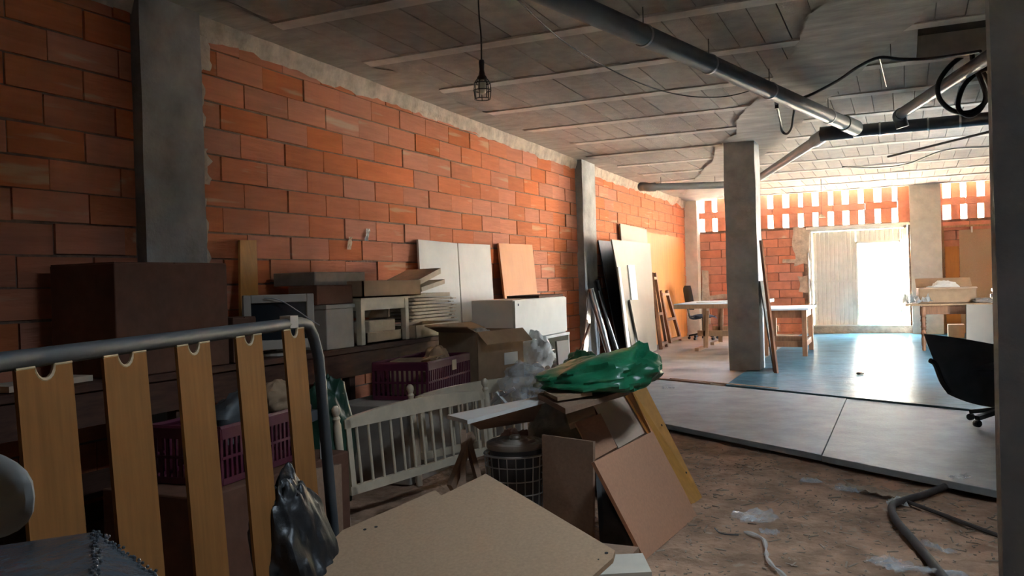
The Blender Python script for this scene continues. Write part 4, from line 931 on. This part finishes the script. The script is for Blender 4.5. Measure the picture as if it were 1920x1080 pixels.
# white shelf board
wb = tag(MB().slab([PZ(838, 778, .63), PZ(1015, 742, .67), PZ(1024, 748, .67), PZ(876, 788, .63)], .022).build('white_shelf_board', WHITE), 'long white shelf board resting across the pile before the crib', 'board')
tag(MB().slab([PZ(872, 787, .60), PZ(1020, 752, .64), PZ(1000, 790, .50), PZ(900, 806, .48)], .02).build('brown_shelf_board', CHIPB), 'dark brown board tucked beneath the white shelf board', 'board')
# dark timber offcuts behind the bin
for i, (x0, y0, x1, y1) in enumerate(((845, 915, 885, 815), (868, 920, 870, 810), (900, 910, 875, 818))):
    tag(MB().bar(PD(x0, y0, 4.95), PD(x1, y1, 5.2), .03, .06).build('timber_offcut', CHIPB), ('first', 'second', 'third')[i]+' rough timber offcut propped between crib and bin, counted from the crib', 'offcut', None)
tag(blob('dark_rag', (-2.40, 5.22, .16), (.16, .18, .2), CARDD, amp=.3, seed=51), 'dark crumpled cloth heaped behind the bin', 'cloth')
# green bags
tag(blob('green_bag', PZ(1118, 702, .80), (.34, .30, .125), GREEN, amp=.30, seed=61, freq=1.7, ridge=.55, n=60, mm=36), 'shiny green plastic bag on top of the board pile', 'bag')
gbo = [o for o in bpy.data.objects if o.name == 'green_bag'][0]
for v in gbo.data.vertices:      # heaped towards the corner board, thin towards the crib
    t_ = v.co.x*.909+v.co.y*.416
    v.co.z = v.co.z*(1+1.0*t_) if v.co.z > .02 else v.co.z
    k_ = max(0, t_-.18)*max(0, v.co.z-.13); v.co.z += k_*5.0
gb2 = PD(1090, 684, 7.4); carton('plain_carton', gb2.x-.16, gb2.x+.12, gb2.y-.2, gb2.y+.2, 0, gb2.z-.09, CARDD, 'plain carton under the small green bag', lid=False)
tag(blob('green_bag', gb2, (.13, .16, .12), GREEN, amp=.35, seed=64), 'small green plastic bag behind the board pile', 'bag')
# clear plastic and chrome parts by the crib
tag(blob('clear_bag', PD(985, 715, 6.2), (.17, .22, .13), CLEAR, amp=.45, seed=71, flat=False), 'crumpled clear plastic bag between crib and board pile', 'bag')
tag(blob('yellow_bag', PD(1042, 717, 6.4), (.14, .14, .06), mat('yellow_film', (.50, .50, .18), .35, var=.2), amp=.4, seed=74), 'small yellowish plastic wrapper beside the green bag', 'bag')
fc = thing('chrome_fitting', PD(935, 745, 6.0), 'jumbled chrome tube fitting lying over the crib rail', 'fitting')
for a_, b_ in (((918, 757), (945, 735)), ((930, 735), (950, 758)), ((945, 742), (965, 728))): MB().tube([PD(*a_, 6.0), PD(*b_, 6.0)], .015, 8).build('chrome_tube', ALU, fc, smooth=True)
# ================================================================== BED BASE
bd = thing('slatted_bed_base', (-1.85, 1.8, 0), 'slatted bed base of grey tube with wide tan slats, standing on edge', 'bed base')
BA, BB = Vector((-1.735, 1.28, 1.218)), Vector((-2.04, 2.50, 1.225))
bdir = (BB-BA)/4; nrm = Vector((.965, .26, 0)); bot = nrm*.07
def bt(s): return BA+bdir*s
def bz(s, f): # f=0 top, 1 bottom
    return bt(s)+(bot+Vector((0, 0, -1.22)))*f
e = 4.62
path = [bt(-1.4)-Vector((0, 0, .0)), bt(e-.35), bt(e-.12)-Vector((0, 0, .012)), bt(e+.04)-Vector((0, 0, .06)), bz(e+.12, .12), bz(e+.12, 1.0)]
MB().tube(path, .022, 10).build('frame_tube', TUBE, bd, smooth=True)
MB().tube([bz(-1.4, .97), bz(e+.1, .97)], .02, 8).build('lower_tube', TUBE, bd, smooth=True)
MB().bar(bz(e-.55, .30)-nrm*.03, bz(e+.1, .30)-nrm*.03, .03, .04).build('cross_brace', TUBE, bd)
for i in range(-1, 5):
    s = i-(.10 if i in (1, 2) else 0.05 if i == 3 else -.03 if i == 4 else 0); hw_ = .086/bdir.length
    b = MB(); n_ = 12; topf = .016
    pts = [bz(s-hw_, topf)]
    for k_ in range(9):
        a = math.pi*k_/8; pts.append(bz(s-hw_*.36*math.cos(a), topf+.026*math.sin(a)))
    pts += [bz(s+hw_, topf), bz(s+hw_, .965), bz(s-hw_, .965)]
    sl = MB().prism([p+nrm*.012 for p in pts], -nrm*.009).build('slat', SLAT, bd)
    MB().tube([p+nrm*.008 for p in pts[:11]], .0055, 6).build('end_cap', SLATT, sl)
cl = bt(3.98)+nrm*.0; MB().box((cl.x-.022, cl.y-.022, cl.z-.014), (cl.x+.026, cl.y+.022, cl.z+.03)).build('clip', PLASTICB, bd)
# things glimpsed between the slats
c5 = thing('plastic_crate', (-3.0, 3.3, .5), 'dark purple crate of bottles in the gloom behind the bed base', 'crate')
crate(c5, rect(-3.1, 3.35, .46, .4, .75, .1), .26, PURPLE)
tag(MB().box((-3.4, 2.8, 0), (-2.8, 3.9, .455)).build('dark_chest', CARDD, bevel=.01), 'dark chest carrying the gloomy purple crate', 'chest')
tag(MB().lathe([(.035, 0), (.038, .02), (.038, .17), (.014, .22), (.014, .26)], (-3.02, 3.12, .476), n=12).build('glass_bottle', mat('bottle_glass', (.10, .13, .14), .15, var=.1), smooth=True), 'small dusty bottle in the gloomy purple crate', 'bottle')
tag(blob('dark_cloth', (-3.2, 3.55, .66), (.14, .25, .16), DARKM, amp=.3, seed=81), 'heap of dark cloth in the gloomy purple crate', 'cloth')
tag(MB().prism(rect(-3.95, 2.9, BT+.004, .2, .5, .1), (0, 0, .03)).build('paper_pile', FILE), 'low pile of papers at the bench edge by the chest', 'papers')
tag(blob('dark_green_bag', (-3.02, 4.02, .42), (.13, .16, .40), GREEND, amp=.25, seed=83, flat=True), 'tall dark green bag standing behind the bed base', 'bag')
tag(MB().prism([PD(598, 765, 4.5), PD(611, 735, 4.5), PD(613, 790, 4.5), Vector((PD(613, 790, 4.5).x, PD(613, 790, 4.5).y, 0)), Vector((PD(598, 765, 4.5).x, PD(598, 765, 4.5).y, 0))], (-.004, .004, 0)).build('paper_sheet', WHITE), 'tall white card with a torn corner standing behind the bed base', 'card')
tag(blob('brown_bundle', PD(520, 745, 4.6), (.09, .1, .09), CARD, amp=.25, seed=84), 'small tan bundle behind the end slat of the bed base', 'bundle')
tag(MB().slab([PD(590, 880, 4.1), PD(640, 870, 4.3), Vector((PD(640, 870, 4.3).x, PD(640, 870, 4.3).y, 0)), Vector((PD(590, 880, 4.1).x, PD(590, 880, 4.1).y, 0))], .02).build('brown_door', CHIPB), 'dark brown panel standing just beyond the end of the bed base', 'board')
# black rubbish bag
pb_ = PD(562, 985, 2.95)
o = blob('rubbish_bag', (pb_.x, pb_.y, .34), (.135, .16, .36), BLACKBAG, amp=.26, seed=91, freq=1.8, n=80, mm=56, ridge=.7); tag(o, 'shiny black rubbish bag slumped against the bed base', 'bag')
for v in o.data.vertices:
    t = max(0, v.co.z-.25); v.co.x -= t*.22; v.co.y -= t*.05; k_ = 1-.9*max(0, v.co.z-.35); v.co.x *= k_
# grey padded chair at the frame edge
gc = thing('padded_chair', (-1.5, .85, 0), 'grey padded chair with wooden legs beside the bed base', 'chair')
gp = PD(-132, 925, 1.35)
b = MB().ball((0, 0, 0), 1, 24, 16)
b.v = [Vector((gp.x, gp.y, gp.z))+Vector((.22*p.x*.6, .0, 0))+r0*(.075*math.copysign(abs(p.x)**.7, p.x))*1.0+Vector((0, 0, .078*math.copysign(abs(p.z)**.75, p.z)))+fw*(.05*p.y) for p in b.v]
b.build('backrest_pad', GREYF, gc, smooth=True)
gx = gp-r0*.14
for s in (-.17, .17):
    f_ = Vector((gx.x-.02+s, gx.y-.38, 0)); MB().bar(f_, f_+Vector((0, 0, .45)), .04, .04).build('leg', WOODP, gc)
    f_ = Vector((gx.x+.06+s*.6, gx.y+.02, 0)); MB().bar(f_, f_+Vector((0, 0, gp.z-.02)), .035, .035).build('leg', WOODP, gc)
MB().box((gx.x-.22, gx.y-.42, .44), (gx.x+.20, gx.y+.0, .51)).build('seat', GREYF, gc, bevel=.03)
# bubble wrapped package at the frame edge
bw_ = [PD(-120, 1040, 1.75), PD(178, 997, 1.75), PD(300, 1085, 1.6), PD(180, 1120, 1.45), PD(-120, 1110, 1.5)]
wr = thing('wrapped_package', (-1.35, .95, 0), 'package wrapped in shiny bubble film in front of the bed base', 'package')
b = MB(); base_ = [Vector((p.x, p.y, 0)) for p in bw_]; n_ = len(bw_)
apex = bw_[1]
b.add(bw_+base_, [(0, 1, 4), (1, 3, 4), (1, 2, 3)]+[(i, (i+1) % 5, (i+1) % 5+5, i+5) for i in range(5)]+[(9, 8, 7, 6, 5)])
o = b.build('film_wrap', WRAP, wr)
for p_, q_ in ((1, 2), (1, 3)):
    bb = MB(); a, c_ = bw_[p_], bw_[q_]
    for i in range(60):
        p = lerp(a, c_, i/60)+Vector((rb.uniform(-.008, .008), rb.uniform(-.008, .008), .001)); bb.ball(p, .0035, 6, 4)
    o = bb.build('film_bubbles', WRAP, wr, smooth=True); o['kind'] = 'stuff'
# ================================================================== LITTER ON THE DIRT
lit = [(1420, 972, .22, .17, .5, CLEAR, 'large clear plastic scrap lying flat on the dirt'), (1443, 1003, .10, .05, -.3, CLEAR, 'small shiny plastic shred beside the flat clear scrap'),
       (1588, 922, .17, .05, -.45, CLEAR, 'long narrow clear plastic scrap near the sheet edge'), (1518, 906, .13, .06, .1, CLEAR, 'small clear plastic scrap at the end of a torn paper'),
       (1668, 1060, .13, .13, .8, CLEAR, 'crumpled shiny plastic ball beside the hose'), (1757, 1032, .16, .05, -.8, CLEAR, 'bright plastic strip across the hose'),
       (1680, 945, .09, .16, .2, CLEARG, 'cloudy torn plastic caught on the hose'), (1640, 925, .40, .10, -.5, mat('tan_paper', (.33, .25, .18), .9, var=.15), 'torn tan paper beneath the floor sheet edge'),
       (1740, 1077, .26, .08, .1, CLEAR, 'shiny flat plastic packet at the near end of the hose')]
for i, (x, y, sx_, sy_, a, m, lab) in enumerate(lit):
    tag(crumple('litter_scrap', PZ(x, y, .012), sx_, sy_, a, m, .035 if m is CLEAR else .03, i*3.3+1), lab, 'litter')
for x, y, s, lab in ((1800, 897, .12, 'white plastic shred lying on the near floor sheet'), (1252, 729, .12, 'crumpled clear shred on the floor sheet by the pile')): tag(crumple('litter_scrap', PZ(x, y, BZ+.006), s, s*.6, .4, CLEAR, .03, x), lab, 'litter')
tag(blob('dirt_clod', PZ(1613, 700, BZ+.03), (.05, .05, .015), CHIPS, amp=.3, seed=7, n=12, mm=8), 'small dark clod on the shiny floor', 'clod')
hp = [PZ(x, y, z) for x, y, z in ((1790, 905, .03), (1740, 925, .03), (1690, 940, .035), (1672, 950, .05), (1680, 975, .04), (1705, 1005, .035), (1735, 1040, .03), (1765, 1078, .03), (1800, 1120, .03))]
tag(MB().tube(spline(hp, 6), .021, 10).build('hose', TUBER, smooth=True), 'dirty grey hose curving over the dirt from the sheet edge', 'hose')
tag(MB().tube([PZ(1700, 940, .025), PZ(1900, 1015, .025)], .012, 8).build('thin_rod', TUBER), 'thin brown rod lying on the dirt beside the hose', 'rod')
hp = [PZ(x, y, .015) for x, y in ((1395, 997), (1430, 1010), (1437, 1035), (1440, 1050), (1465, 1075), (1490, 1095))]
tag(MB().tube(spline(hp, 5), [.004+.008*abs(math.sin(i*.7)) for i in range(26)], 6).build('twisted_film', CLEARG), 'twisted strip of cloudy plastic trailing over the dirt', 'litter')
hp = [PZ(x, y, .012) for x, y in ((1340, 990), (1352, 1000), (1385, 1003))]
tag(MB().tube(spline(hp, 4), .004, 5).build('bent_wire', DARKM), 'short bent dark wire on the dirt', 'wire')
for o in bpy.data.objects:
    if '_w' in o.keys(): del o['_w']
